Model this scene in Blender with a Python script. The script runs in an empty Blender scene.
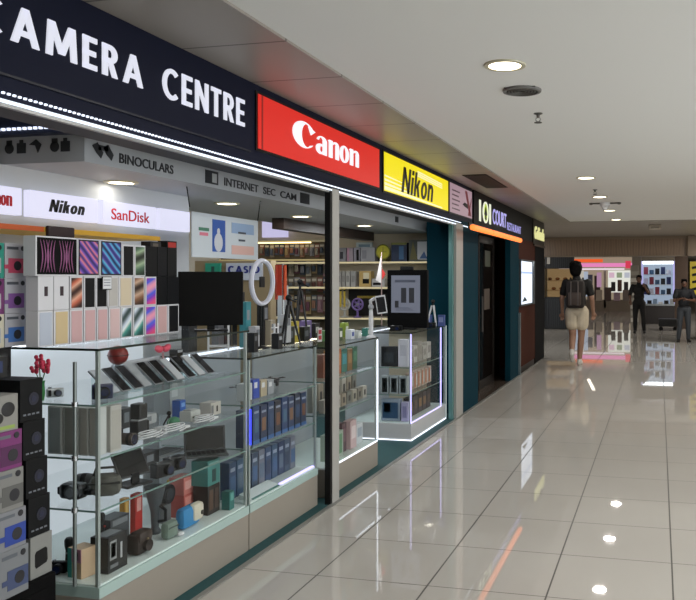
import bpy, bmesh, math, random
from mathutils import Vector, Matrix, Euler
random.seed(7)
PI = math.pi
S = bpy.context.scene
C = S.collection

# ------------------------------------------------------------------ camera, world, exposure
F, CXP, HYP, H = 783.0, 475.0, 279.0, 1.54          # focal length (px), principal column, horizon row, eye height
TH = math.atan(184 / 783)
cd = bpy.data.cameras.new('camera')
cam = bpy.data.objects.new('camera', cd)
C.objects.link(cam)
cam.location = (0, 0, H)
cam.rotation_euler = (PI / 2, 0, TH)
cd.sensor_fit = 'HORIZONTAL'
cd.sensor_width = 36
cd.lens = F / 696 * 36
cd.shift_x = (348 - CXP) / 696
cd.shift_y = (HYP - 300) / 696
cd.clip_end = 200
S.camera = cam

w = bpy.data.worlds.new('world')
S.world = w
w.use_nodes = True
w.node_tree.nodes['Background'].inputs[0].default_value = (0.92, 0.97, 1.0, 1)
w.node_tree.nodes['Background'].inputs[1].default_value = 3.0
S.view_settings.view_transform = 'Standard'
S.view_settings.look = 'None'
S.view_settings.exposure = 0.0
S.view_settings.gamma = 1.0
S.view_settings.use_curve_mapping = False
S.cycles.transparent_max_bounces = 24
S.cycles.max_bounces = 8
S.cycles.diffuse_bounces = 4
S.cycles.glossy_bounces = 4
S.cycles.caustics_reflective = False
S.cycles.caustics_refractive = False
S.cycles.sample_clamp_indirect = 6.0

DOWN_W = 13.0      # watts of one corridor downlight
SHOP_W = 10.0      # watts of one shop downlight


# ------------------------------------------------------------------ where a sight line of the photo meets a real plane
_c, _s = math.cos(TH), math.sin(TH)
def _ray(u, v):
    q = (u - CXP) / F
    return (q * _c - _s, q * _s + _c, (HYP - v) / F)
def PX(u, v, x):
    d = _ray(u, v); k = x / d[0]
    return Vector((x, k * d[1], H + k * d[2]))
def PY(u, v, y):
    d = _ray(u, v); k = y / d[1]
    return Vector((k * d[0], y, H + k * d[2]))
def PZ(u, v, z):
    d = _ray(u, v); k = (z - H) / d[2]
    return Vector((k * d[0], k * d[1], z))
def YX(u, x): return PX(u, 279, x).y
def XY(u, y): return PY(u, 279, y).x


# ------------------------------------------------------------------ materials
_M = {}
def lin(c):
    if isinstance(c, str):
        c = c.lstrip('#')
        v = [int(c[i:i + 2], 16) / 255 for i in (0, 2, 4)]
        return tuple(((x + .055) / 1.055) ** 2.4 if x > .04045 else x / 12.92 for x in v)
    return tuple(c)
def M(col, rough=.5, metal=0, emit=0, vary=0.0, scale=8, spec=.5, coat=0):
    key = (col, rough, metal, emit, vary, scale, spec, coat)
    if key in _M: return _M[key]
    m = bpy.data.materials.new('mat_%d' % len(_M)); m.use_nodes = True
    nt = m.node_tree; b = nt.nodes['Principled BSDF']
    rgb = lin(col) + (1,)
    b.inputs['Base Color'].default_value = tuple(x * .25 for x in rgb[:3]) + (1,) if emit else rgb
    b.inputs['Roughness'].default_value = rough
    b.inputs['Metallic'].default_value = metal
    b.inputs['Specular IOR Level'].default_value = spec
    b.inputs['Coat Weight'].default_value = coat
    b.inputs['Coat Roughness'].default_value = .05
    if emit:
        b.inputs['Emission Color'].default_value = rgb
        b.inputs['Emission Strength'].default_value = emit
    if vary:
        tc = nt.nodes.new('ShaderNodeTexCoord'); n = nt.nodes.new('ShaderNodeTexNoise')
        n.inputs['Scale'].default_value = scale; n.inputs['Detail'].default_value = 4
        r = nt.nodes.new('ShaderNodeMix'); r.data_type = 'RGBA'
        r.inputs['A'].default_value = tuple(x * (1 - vary) for x in rgb[:3]) + (1,)
        r.inputs['B'].default_value = tuple(min(1, x * (1 + vary)) for x in rgb[:3]) + (1,)
        nt.links.new(tc.outputs['Object'], n.inputs['Vector'])
        nt.links.new(n.outputs['Fac'], r.inputs['Factor'])
        nt.links.new(r.outputs['Result'], b.inputs['Base Color'])
    _M[key] = m
    return m
def E(col, k): return M(col, .5, 0, k)
def glass(tint=(.975, .985, .985), refl=.55):
    key = ('glass', tint, refl)
    if key in _M: return _M[key]
    m = bpy.data.materials.new('glass'); m.use_nodes = True
    nt = m.node_tree; nt.nodes.remove(nt.nodes['Principled BSDF'])
    out = nt.nodes['Material Output']
    t = nt.nodes.new('ShaderNodeBsdfTransparent'); t.inputs[0].default_value = tint + (1,)
    g = nt.nodes.new('ShaderNodeBsdfGlossy'); g.inputs['Roughness'].default_value = .01
    lw = nt.nodes.new('ShaderNodeLayerWeight'); lw.inputs[0].default_value = .5
    pw = nt.nodes.new('ShaderNodeMath'); pw.operation = 'POWER'; pw.inputs[1].default_value = 5
    f = nt.nodes.new('ShaderNodeMath'); f.operation = 'MULTIPLY_ADD'; f.inputs[1].default_value = .6 * refl; f.inputs[2].default_value = .025 * refl
    nt.links.new(lw.outputs['Facing'], pw.inputs[0]); nt.links.new(pw.outputs[0], f.inputs[0])
    mx = nt.nodes.new('ShaderNodeMixShader')
    nt.links.new(f.outputs[0], mx.inputs[0]); nt.links.new(t.outputs[0], mx.inputs[1]); nt.links.new(g.outputs[0], mx.inputs[2])
    nt.links.new(mx.outputs[0], out.inputs[0])
    _M[key] = m
    return m
def wave_mat(name, cols, scale=9, dist=6, rot=(0, 0, .6), bands=True):
    """art printed on a box front: flowing bands of several colours"""
    m = bpy.data.materials.new(name); m.use_nodes = True
    nt = m.node_tree; b = nt.nodes['Principled BSDF']; b.inputs['Roughness'].default_value = .3
    tc = nt.nodes.new('ShaderNodeTexCoord'); mp = nt.nodes.new('ShaderNodeMapping')
    mp.inputs['Rotation'].default_value = rot
    wv = nt.nodes.new('ShaderNodeTexWave'); wv.inputs['Scale'].default_value = scale
    wv.inputs['Distortion'].default_value = dist; wv.inputs['Detail'].default_value = 1
    wv.bands_direction = 'Z'
    rp = nt.nodes.new('ShaderNodeValToRGB'); el = rp.color_ramp.elements
    while len(el) < len(cols): el.new(.5)
    for i, c in enumerate(cols):
        el[i].position = i / (len(cols) - 1); el[i].color = lin(c) + (1,)
    nt.links.new(tc.outputs['Object'], mp.inputs[0]); nt.links.new(mp.outputs[0], wv.inputs[0])
    nt.links.new(wv.outputs['Fac'], rp.inputs[0]); nt.links.new(rp.outputs[0], b.inputs['Base Color'])
    return m


# ------------------------------------------------------------------ mesh builder
class MB:
    def __init__(self): self.bm = bmesh.new()
    def add(self, verts, faces, mat=None):
        vs = [self.bm.verts.new(mat @ Vector(v) if mat else v) for v in verts]
        for f in faces:
            try: self.bm.faces.new([vs[i] for i in f])
            except ValueError: pass
        return self
    def box(self, a, b, rot=None, bev=0):
        x0, x1 = sorted((a[0], b[0])); y0, y1 = sorted((a[1], b[1])); z0, z1 = sorted((a[2], b[2]))
        if bev:
            t = bmesh.new(); bmesh.ops.create_cube(t, size=1)
            for v in t.verts: v.co = Vector((v.co.x * (x1 - x0), v.co.y * (y1 - y0), v.co.z * (z1 - z0)))
            bmesh.ops.bevel(t, geom=t.edges[:], offset=min(bev, .45 * min(x1 - x0, y1 - y0, z1 - z0)), segments=2, affect='EDGES', profile=.5)
            t.verts.index_update()
            mm = Matrix.Translation(((x0 + x1) / 2, (y0 + y1) / 2, (z0 + z1) / 2))
            if rot: mm = rot @ mm
            self.add([v.co[:] for v in t.verts], [[v.index for v in f.verts] for f in t.faces], mm); t.free()
            return self
        v = [(x, y, z) for z in (z0, z1) for y in (y0, y1) for x in (x0, x1)]
        return self.add(v, [(0, 2, 3, 1), (4, 5, 7, 6), (0, 1, 5, 4), (2, 6, 7, 3), (0, 4, 6, 2), (1, 3, 7, 5)], rot)
    def tube(self, pts, r, n=10, cap=True):
        pts = [Vector(p) for p in pts]
        rs = r if isinstance(r, (list, tuple)) else [r] * len(pts)
        rings = []
        up = None
        for i, p in enumerate(pts):
            d = (pts[min(i + 1, len(pts) - 1)] - pts[max(i - 1, 0)])
            if d.length < 1e-9: d = Vector((0, 0, 1))
            d.normalize()
            if up is None or abs(up.dot(d)) > .95: up = Vector((1, 0, 0)) if abs(d.x) < .7 else Vector((0, 1, 0))
            a = d.cross(up).normalized(); b2 = d.cross(a).normalized(); up = a.cross(d).normalized()
            rings.append([self.bm.verts.new(p + rs[i] * (math.cos(2 * PI * k / n) * a + math.sin(2 * PI * k / n) * b2)) for k in range(n)])
        for i in range(len(rings) - 1):
            for k in range(n):
                self.bm.faces.new((rings[i][k], rings[i][(k + 1) % n], rings[i + 1][(k + 1) % n], rings[i + 1][k]))
        if cap:
            self.bm.faces.new(rings[0][::-1]); self.bm.faces.new(rings[-1])
        return self
    def cyl(self, p, r, h, n=20, axis='Z'):
        d = {'X': Vector((h, 0, 0)), 'Y': Vector((0, h, 0)), 'Z': Vector((0, 0, h))}[axis]
        return self.tube([Vector(p), Vector(p) + d], r, n)
    def lathe(self, prof, n=24, mat=None):
        rings = []
        for (r, z) in prof:
            row = []
            for k in range(n):
                v = Vector((max(r, 1e-4) * math.cos(2 * PI * k / n), max(r, 1e-4) * math.sin(2 * PI * k / n), z))
                row.append(self.bm.verts.new(mat @ v if mat else v))
            rings.append(row)
        for i in range(len(rings) - 1):
            for k in range(n):
                self.bm.faces.new((rings[i][k], rings[i][(k + 1) % n], rings[i + 1][(k + 1) % n], rings[i + 1][k]))
        self.bm.faces.new(rings[0][::-1]); self.bm.faces.new(rings[-1])
        return self
    def ell(self, c, r, n=16, m=10, rot=None):
        t = bmesh.new(); bmesh.ops.create_uvsphere(t, u_segments=n, v_segments=m, radius=1)
        t.verts.index_update()
        mm = Matrix.Translation(c) @ (rot.to_4x4() if rot else Matrix()) @ Matrix.Diagonal((r[0], r[1], r[2], 1))
        self.add([v.co[:] for v in t.verts], [[v.index for v in f.verts] for f in t.faces], mm); t.free()
        return self
    def torus(self, c, R, r, n=40, m=10, mat=None, sx=1, sz=1):
        """ring standing in the local xz plane"""
        vs, fs = [], []
        for i in range(n):
            a = 2 * PI * i / n
            for j in range(m):
                b = 2 * PI * j / m
                q = R + r * math.cos(b)
                vs.append((c[0] + sx * q * math.cos(a), c[1] + r * math.sin(b), c[2] + sz * q * math.sin(a)))
        for i in range(n):
            for j in range(m):
                fs.append((i * m + j, ((i + 1) % n) * m + j, ((i + 1) % n) * m + (j + 1) % m, i * m + (j + 1) % m))
        return self.add(vs, fs, mat)
    def prism(self, poly, y0, y1, mat=None):
        """polygon in local xz, thick along y"""
        n = len(poly)
        vs = [(x, y0, z) for x, z in poly] + [(x, y1, z) for x, z in poly]
        fs = [tuple(range(n)), tuple(range(2 * n - 1, n - 1, -1))] + [(i, i + n, (i + 1) % n + n, (i + 1) % n) for i in range(n)]
        return self.add(vs, fs, mat)
    def build(self, name, mat, parent=None, smooth=False, world=False):
        me = bpy.data.meshes.new(name)
        bmesh.ops.recalc_face_normals(self.bm, faces=self.bm.faces[:])
        self.bm.to_mesh(me); self.bm.free()
        me.materials.append(mat)
        if smooth:
            for p in me.polygons: p.use_smooth = True
            me.set_sharp_from_angle(angle=math.radians(40))
        return link(name, me, parent, world)
def link(name, me, parent=None, world=False):
    o = bpy.data.objects.new(name, me); C.objects.link(o)
    if parent:
        o.parent = parent
        if world: o.matrix_parent_inverse = Matrix.Translation(-parent.location)
    return o
def T(o, label, cat, group=None, kind=None):
    o['label'] = label; o['category'] = cat
    if group: o['group'] = group
    if kind: o['kind'] = kind
    return o
def root(name, label, cat, loc, rz=0, group=None, kind=None):
    o = bpy.data.objects.new(name, None); C.objects.link(o)
    o.empty_display_size = .05
    o.location = loc; o.rotation_euler = (0, 0, rz)
    return T(o, label, cat, group, kind)
def struct(name, mb, mat, label=None):
    o = mb.build(name, mat); o['kind'] = 'structure'
    if label: o['label'] = label
    return o
def bx(a, b, bev=0): return MB().box(a, b, bev=bev)
def dup(r, loc, rz=None, label=None):
    n = r.copy(); C.objects.link(n); n.location = loc
    if rz is not None: n.rotation_euler = (0, 0, rz)
    if label: n['label'] = label
    for ch in r.children:
        c2 = ch.copy(); C.objects.link(c2); c2.parent = n
        for g in ch.children:
            d = g.copy(); C.objects.link(d); d.parent = c2
    return n
ORD = ['first', 'second', 'third', 'fourth', 'fifth', 'sixth', 'seventh', 'eighth', 'ninth', 'tenth', 'eleventh', 'twelfth', 'thirteenth', 'fourteenth', 'fifteenth', 'sixteenth']

def text_mesh(body, x0, x1, z0, z1, y, depth, bold=0, slant=0, spacing=1.0):
    """letters fitted into a rectangle of the local xz plane, facing -y"""
    cu = bpy.data.curves.new('t', 'FONT'); cu.body = body; cu.size = 1; cu.offset = bold; cu.space_character = spacing
    cu.resolution_u = 4
    cu.extrude = .5
    o = bpy.data.objects.new('t', cu); C.objects.link(o)
    dg = bpy.context.evaluated_depsgraph_get()
    me = bpy.data.meshes.new_from_object(o.evaluated_get(dg))
    bpy.data.objects.remove(o); bpy.data.curves.remove(cu)
    xs = [v.co.x for v in me.vertices]; ys = [v.co.y for v in me.vertices]
    ax, bxx, ay, by = min(xs), max(xs), min(ys), max(ys)
    for v in me.vertices:
        fx = (v.co.x - ax) / (bxx - ax); fz = (v.co.y - ay) / (by - ay)
        sl = slant * (z1 - z0) * (fz - .5)
        v.co = Vector((x0 + fx * (x1 - x0) + sl, y - depth * (v.co.z + .5), z0 + fz * (z1 - z0)))
    me.flip_normals() if False else None
    return me
def text(name, body, rect, y, depth, mat, parent, bold=0, slant=0, spacing=1.0):
    me = text_mesh(body, rect[0], rect[1], rect[2], rect[3], y, depth, bold, slant, spacing)
    me.materials.clear(); me.materials.append(mat); me.name = name
    return link(name, me, parent)

WHITE = M('#d9dadd', .45); PAPER = M('#c9c9cc', .5); BLACK = M('#070708', .5, 0, 0, 0, 8, .25); DARK = M('#0e0f11', .5, 0, 0, 0, 8, .3)
GREY = M('#6e7073', .5); LGREY = M('#a8aaac', .5); ALU = M('#8d8f90', .35, .7); STEEL = M('#b4b6b8', .25, .9)
GLOSSB = M('#08080a', .12); GL = glass(); GLE = M('#5f8f86', .15, 0, 0, 0, 8, .8)
LEDW = E('#eef3ff', 2.2); LEDV = E('#c9c0ff', 1.8); LEDB = E('#3440ff', 2.2)

# ================================================================== STRUCTURE
def floor_material():
    m = bpy.data.materials.new('polished_tiles'); m.use_nodes = True
    nt = m.node_tree; b = nt.nodes['Principled BSDF']
    g = nt.nodes.new('ShaderNodeNewGeometry'); sp = nt.nodes.new('ShaderNodeSeparateXYZ')
    nt.links.new(g.outputs['Position'], sp.inputs[0])
    X0 = PZ(668, 480, 0).x; Y0 = PZ(669, 528.8, 0).y
    masks = []
    for ax, ph, hw in (('X', X0, .0042), ('Y', Y0, .003)):
        a = nt.nodes.new('ShaderNodeMath'); a.operation = 'SUBTRACT'; a.inputs[1].default_value = ph - .3
        nt.links.new(sp.outputs[ax], a.inputs[0])
        d = nt.nodes.new('ShaderNodeMath'); d.operation = 'FLOORED_MODULO'; d.inputs[1].default_value = .6
        nt.links.new(a.outputs[0], d.inputs[0])
        e = nt.nodes.new('ShaderNodeMath'); e.operation = 'SUBTRACT'; e.inputs[1].default_value = .3
        nt.links.new(d.outputs[0], e.inputs[0])
        f = nt.nodes.new('ShaderNodeMath'); f.operation = 'ABSOLUTE'; nt.links.new(e.outputs[0], f.inputs[0])
        h = nt.nodes.new('ShaderNodeMath'); h.operation = 'LESS_THAN'; h.inputs[1].default_value = hw
        nt.links.new(f.outputs[0], h.inputs[0]); masks.append(h)
    mx = nt.nodes.new('ShaderNodeMath'); mx.operation = 'MAXIMUM'
    nt.links.new(masks[0].outputs[0], mx.inputs[0]); nt.links.new(masks[1].outputs[0], mx.inputs[1])
    n = nt.nodes.new('ShaderNodeTexNoise'); n.inputs['Scale'].default_value = 1.2; n.inputs['Detail'].default_value = 5
    nt.links.new(g.outputs['Position'], n.inputs['Vector'])
    r = nt.nodes.new('ShaderNodeMix'); r.data_type = 'RGBA'
    r.inputs['A'].default_value = (.45, .43, .40, 1); r.inputs['B'].default_value = (.50, .48, .445, 1)
    nt.links.new(n.outputs['Fac'], r.inputs['Factor'])
    q = nt.nodes.new('ShaderNodeMix'); q.data_type = 'RGBA'; q.inputs['B'].default_value = (.06, .056, .05, 1)
    nt.links.new(r.outputs['Result'], q.inputs['A']); nt.links.new(mx.outputs[0], q.inputs['Factor'])
    nt.links.new(q.outputs['Result'], b.inputs['Base Color'])
    rr = nt.nodes.new('ShaderNodeMix'); rr.inputs['A'].default_value = .022; rr.inputs['B'].default_value = .5
    nt.links.new(mx.outputs[0], rr.inputs['Factor']); nt.links.new(rr.outputs['Result'], b.inputs['Roughness'])
    b.inputs['IOR'].default_value = 1.52
    return m
CURB = -2.15
struct('floor', bx((CURB, -1.5, -.1), (4.2, 45, 0)), floor_material(), 'polished beige tile floor of the corridor')
struct('floor_shop', bx((-6, -1.5, -.1), (CURB - .03, 9.3, .004)), M('#1c4a4e', .75, 0, 0, .25, 40), 'dark teal carpet floor of the camera shop')
struct('trim_1', bx((CURB - .03, -1.5, -.1), (CURB - .001, 14.2, .008)), M('#8f8f8c', .4, .4), 'thin metal edge between carpet and tiles')
struct('floor_end', bx((-6, 14.2, -.1), (CURB, 45, 0)), bpy.data.materials['polished_tiles'], 'polished tile floor of the far cross corridor')
struct('floor_side', bx((-6, 9.3, -.1), (CURB - .03, 14.2, 0)), M('#4a423c', .2), 'dark floor of the neighbouring shops')

def ceiling_panel_material():
    m = bpy.data.materials.new('metal_panels'); m.use_nodes = True
    nt = m.node_tree; b = nt.nodes['Principled BSDF']
    g = nt.nodes.new('ShaderNodeNewGeometry'); sp = nt.nodes.new('ShaderNodeSeparateXYZ')
    nt.links.new(g.outputs['Position'], sp.inputs[0])
    a = nt.nodes.new('ShaderNodeMath'); a.operation = 'SUBTRACT'; a.inputs[1].default_value = 3.3 - .325
    nt.links.new(sp.outputs['Y'], a.inputs[0])
    d = nt.nodes.new('ShaderNodeMath'); d.operation = 'FLOORED_MODULO'; d.inputs[1].default_value = .65
    nt.links.new(a.outputs[0], d.inputs[0])
    e = nt.nodes.new('ShaderNodeMath'); e.operation = 'SUBTRACT'; e.inputs[1].default_value = .325
    nt.links.new(d.outputs[0], e.inputs[0])
    f = nt.nodes.new('ShaderNodeMath'); f.operation = 'ABSOLUTE'; nt.links.new(e.outputs[0], f.inputs[0])
    h = nt.nodes.new('ShaderNodeMath'); h.operation = 'LESS_THAN'; h.inputs[1].default_value = .007
    nt.links.new(f.outputs[0], h.inputs[0])
    q = nt.nodes.new('ShaderNodeMix'); q.data_type = 'RGBA'
    q.inputs['A'].default_value = (.33, .30, .265, 1); q.inputs['B'].default_value = (.10, .09, .08, 1)
    nt.links.new(h.outputs[0], q.inputs['Factor']); nt.links.new(q.outputs['Result'], b.inputs['Base Color'])
    b.inputs['Metallic'].default_value = .12; b.inputs['Roughness'].default_value = .42
    return m
PANEL = ceiling_panel_material()
CEILP = M('#ebebe8', .75)
struct('ceiling', bx((-1.667, -1.5, 2.645), (4.2, 15.1, 2.8)), CEILP, 'plain white corridor ceiling')
struct('ceiling_soffit', bx((-2.5, -1.5, 2.632), (-1.667, 15.1, 2.8)), PANEL, 'brown metal ceiling panels along the shop fronts')
struct('ceiling_far', bx((-6, 15.1, 2.632), (4.2, 20.5, 2.8)), PANEL, 'brown metal ceiling panels before the wooden bulkhead')
struct('ceiling_beyond', bx((-6, 20.7, 2.62), (4.2, 45, 2.8)), CEILP, 'ceiling above the distant shops')
def wood_panel_material():
    m = wave_mat('panelled_wood', ['#86705c', '#937b66', '#806a56'], 2.2, 2, (0, PI / 2, 0)); return m
struct('wall_bulkhead', bx((-6, 20.5, 2.12), (4.2, 20.7, 2.8)), wood_panel_material(), 'brown wooden bulkhead hung across the corridor')
struct('trim_2', bx((-3.2, 20.47, 2.57), (4.2, 20.5, 2.63)), M('#8b7b68', .5), 'pale edge along the top of the wooden bulkhead')
struct('trim_3', bx((-3.2, 20.46, 2.12), (4.2, 20.5, 2.15)), M('#8b7b68', .5))
struct('wall_right', bx((4.2, 7.5, 0), (4.35, 45, 2.8)), M('#d2ccc2', .6), 'unseen pale right wall of the corridor, cut short for light')  # unseen; starts late and stands wide so world light enters the corridor
struct('wall_far', bx((-6, 45, 0), (4.35, 45.15, 2.8)), M('#8d8478', .6))
struct('wall_left', bx((-6.15, -1.6, 0), (-6, 45, 2.8)), M('#a39c92', .7))
struct('wall_near', bx((-6, -1.6, 0), (4.2, -1.5, 2.8)), M('#b9b4ab', .7), 'plain unseen wall added behind the viewpoint to block light')  # unseen, added to keep world light from coming in behind the camera
# camera shop shell
BACKX, WALLY = -5.6, 9.2
struct('wall_shop_rear', bx((BACKX - .1, -1.5, 0), (BACKX, 9.3, 2.7)), M('#d8d3c8', .7), 'rear wall of the camera shop')
struct('wall_shop_end', bx((BACKX, WALLY, 0), (-2.3, WALLY + .1, 2.7)), M('#c9bea8', .7), 'end wall of the camera shop')
struct('ceiling_shop', bx((BACKX, -1.5, 2.45), (-2.66, WALLY, 2.6)), M('#c8c8c8', .7))
# lowered ring with category lettering round the shop's inside
soff = struct('ceiling_shop_ring', bx((-3.75, 3.2, 2.1), (-2.66, WALLY, 2.45)), M('#a9acb0', .5), 'grey lowered ceiling ring with category lettering')
INK = M('#202226', .5)
BR = root('category_lettering', 'dark category words and small pictograms on the grey lowered ceiling ring', 'lettering', (-2.66, 3.2, 2.1), PI / 2)
text('lettering', 'BINOCULARS', (YX(119, -2.66) - 3.2, YX(173, -2.66) - 3.2, .028, .078), -.001, .003, INK, BR, .01)
for wd_, ua, ub in (('INTERNET', 224, 258), ('SEC', 263, 275), ('CAM', 280, 296)):
    text('lettering', wd_, (YX(ua, -2.66) - 3.2, YX(ub, -2.66) - 3.2, .028, .078), -.001, .003, INK, BR, .01)
y0 = YX(92, -2.66) - 3.2
mb = MB()
for k in (0, .075):
    mb.prism([(y0 + k, .085), (y0 + k + .035, .105), (y0 + k + .075, .06), (y0 + k + .06, .03), (y0 + k + .025, .055)], -.004, -.001)
mb.box((y0 + .04, -.004, .07), (y0 + .11, -.001, .095)); mb.build('binocular_pictogram', INK, BR)
y1 = YX(205, -2.66) - 3.2
MB().box((y1, -.004, .02), (y1 + .14, -.001, .1)).build('camera_pictogram', INK, BR)
MB().box((y1 + .07, -.006, .03), (y1 + .12, -.004, .085)).build('screen_pictogram', LGREY, BR)
y2 = YX(300, -2.66) - 3.2
MB().box((y2, -.004, .02), (y2 + .16, -.001, .1)).build('case_pictogram', INK, BR)
y3 = 3.6
MB().box((y3 + .9, -.004, .03), (y3 + 1.0, -.001, .09)).build('case_pictogram', INK, BR)
CPI = root('category_pictograms', 'small dark product pictograms on the ring face toward the entrance', 'pictograms', (-2.66, 3.2, 2.1))
# the face of the ring that looks to the entrance
for i, (xa, sh) in enumerate(((-2.74, 0), (-2.80, 1), (-2.90, 2), (-2.99, 0), (-3.06, 1))):
    mb = MB()
    if sh == 0: mb.box((xa - .05, 3.196, 2.15), (xa, 3.2, 2.2)).box((xa - .035, 3.196, 2.2), (xa - .015, 3.2, 2.215))
    elif sh == 1: mb.cyl((xa - .025, 3.196, 2.175), .025, .004, 16, 'Y').box((xa - .04, 3.196, 2.19), (xa - .01, 3.2, 2.215))
    else: mb.prism([(xa - .07, 2.19), (xa - .03, 2.215), (xa, 2.19), (xa - .02, 2.15), (xa - .035, 2.185)], 3.196, 3.2)
    mb.build('pictogram', INK, CPI, False, True)
# partition behind the first showcase
struct('wall_partition', bx((-3.2, 2.6, 0), (-3.12, 4.75, 2.1)), M('#c4c6c8', .6), 'pale partition behind the glass showcase')
struct('wall_entrance', bx((-3.75, 3.22, 2.1), (-3.7, 4.75, 0)), M('#d6cdb8', .7))
# posts between the glass bays
POSTM = M('#a2a09c', .4)
def post(name, y0, y1, xa=-2.26, xb=-2.17, mat=POSTM, z1=2.16, label=None):
    struct(name, bx((xa, y0, 0), (xb, y1, z1), .004), mat, label)
post('pillar_1', 4.985, 5.10, -2.215, -2.17, label='grey aluminium post between the two shop windows')
struct('trim_4', bx((-2.215, 4.955, 0), (-2.175, 4.985, 2.16)), BLACK)
post('pillar_2', 8.34, 8.64, -2.23, -2.17, label='grey aluminium post at the end of the camera shop')
TEAL = M('#0b303c', .6, 0, 0, .1, 3, .03)
struct('pillar_3', bx((-2.6, 8.64, 0), (-2.18, 9.44, 2.2)), TEAL, 'dark teal pillar beside the camera shop')
struct('trim_5', bx((-2.24, 8.27, 0), (-2.2, 8.34, 2.15)), M('#5b8a88', .2, .2))
struct('wall_header', bx((-2.45, -1.5, 2.16), (-2.235, 14.2, 2.63)), M('#141820', .6), 'dark header above the shop fronts')

def _arc(cx, cz, rx, rz, a0, a1, n=14):
    return [(cx + rx * math.cos(math.radians(a0 + (a1 - a0) * i / n)), cz + rz * math.sin(math.radians(a0 + (a1 - a0) * i / n))) for i in range(n + 1)]
def _ring(cx, cz, rx, rz, tx, tz, a0, a1, n=20):
    o, i = _arc(cx, cz, rx, rz, a0, a1, n), _arc(cx, cz, rx - tx, rz - tz, a0, a1, n)
    return [[o[k], o[k + 1], i[k + 1], i[k]] for k in range(n)]
def _seg(xa, za, xb, zb, t): return [(xa - t / 2, za), (xa + t / 2, za), (xb + t / 2, zb), (xb - t / 2, zb)]
def _bar(xa, xb, za, zb): return [(xa, za), (xb, za), (xb, zb), (xa, zb)]
def glyph(ch, t):
    """polygons of one plain sans letter in a box of height 1, and its width; t = stroke"""
    v, h = t / 2, t * .8
    if ch == 'C': return _ring(.42, .5, .42, .5, t, h, 48, 312), .74
    if ch in 'OQ': return _ring(.42, .5, .42, .5, t, h, 0, 360, 28), .84
    if ch == 'A': return [_seg(v, 0, .41, 1, t), _seg(.82 - v, 0, .41, 1, t), _bar(.2, .62, .22, .22 + h)], .82
    if ch == 'M': return [_seg(v, 0, v + .06, 1, t), _seg(1.0 - v, 0, .94 - v, 1, t), _seg(.5, 0.12, v + .08, 1, t), _seg(.5, .12, .92 - v, 1, t)], 1.0
    if ch == 'E': return [_bar(0, t, 0, 1), _bar(0, .5, 0, h), _bar(0, .5, 1 - h, 1), _bar(0, .46, .5 - h / 2, .5 + h / 2)], .5
    if ch == 'R': return [_bar(0, t, 0, 1), _seg(.58 - v, 0, .3, .46, t), _bar(0, .32, 1 - h, 1), _bar(0, .32, .42, .42 + h)] + _ring(.30, .71, .27, .29, t, h, -90, 90, 12), .6
    if ch == 'N': return [_bar(0, t, 0, 1), _bar(.68 - t, .68, 0, 1), _seg(.68 - v, 0, v, 1, t)], .68
    if ch == 'T': return [_bar(.27 - v, .27 + v, 0, 1), _bar(0, .54, 1 - h, 1)], .54
    if ch == 'I': return [_bar(0, t, 0, 1)], t
    if ch == 'S': return _ring(.27, .75 - h / 4, .27, .25 + h / 4, t, h, 25, 270, 14) + _ring(.27, .25 + h / 4, .27, .25 + h / 4, t, h, 205, 450, 14), .54
    if ch == 'i': return [_bar(0, t, 0, .72), _bar(0, t, .82, 1)], t
    if ch == 'k': return [_bar(0, t, 0, 1), _seg(t + .04, .34, .52 - v, .72, t), _seg(.54 - v, 0, t + .12, .44, t)], .54
    if ch == 'o': return _ring(.29, .36, .29, .37, t, h, 0, 360, 24), .58
    if ch == 'n': return [_bar(0, t, 0, .72), _bar(.54 - t, .54, 0, .46)] + _ring(.30, .44, .24, .29, t, h, 0, 150, 12), .54
def word(parent, body, x0, x1, z0, z1, y, depth, mat, t=.2, slant=0, gap=.13):
    gl = []; x = 0
    for ch in body:
        g, w_ = glyph(ch, t)
        gl.append((g, x)); x += w_ + gap
    x -= gap; k = (x1 - x0) / x; hz = z1 - z0
    mb = MB()
    for g, xo in gl:
        for poly in g:
            mb.prism([(x0 + (px + xo) * k + slant * hz * (pz - .5), z0 + pz * hz) for px, pz in poly], y - depth, y)
    return mb.build('lettering', mat, parent)

# ================================================================== SIGNS ON THE FASCIA
NAVY = M('#0e1226', .6, 0, 0, 0, 8, .15)
sb = root('shop_signboard', 'long dark navy signboard with white CAMERA CENTRE lettering', 'signboard', (-2.2, 1.2, 2.14), PI / 2)
bx((0, 0, .015), (8.0, .02, .491)).build('board', NAVY, sb)
bx((0, -.012, .10), (2.72, 0, .108)).build('seam', M('#0e1020', .5), sb)
LETW = E('#e4e6f4', .8)
def sy(y): return y - 1.2
word(sb, 'CAMERA', sy(2.135), sy(3.0), .232, .361, 0, .006, LETW, .2, 0, .2)
word(sb, 'CENTRE', sy(3.14), sy(3.863), .228, .372, 0, .006, LETW, .18, 0, .16)
# the bright tube and the row of dots under the board
lt = root('led_tube', 'long bright white light tube along the bottom of the signboard', 'light', (-2.2, 1.2, 2.13), PI / 2)
bx((0, -.02, .0), (7.92, .0, .012)).build('housing', ALU, lt)
bx((0, -.026, .012), (7.92, -.004, .024)).build('diffuser', E('#e4eefa', 1.25), lt)
mb = MB()
for k in range(290):
    y = 1.02 + k * .024
    mb.box((y, -.010, .047), (y + .009, -.002, .054))
dots = mb.build('led_dots', E('#e8f0ff', 1.6)); dots.location = (-2.2, 1.2, 2.13); dots.rotation_euler = (0, 0, PI / 2)
T(dots, 'row of small white light dots just above the bright tube', 'light', None, 'stuff')
mb = MB()
for k in range(24):
    mb.box((-2.72 - k * .03, 3.13, 2.25), (-2.735 - k * .03, 3.14, 2.262))
d2 = mb.build('led_dots', E('#dfe8ff', 1.5)); T(d2, 'short row of white light dots above the pictogram face near the entrance', 'light', None, 'stuff')
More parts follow.
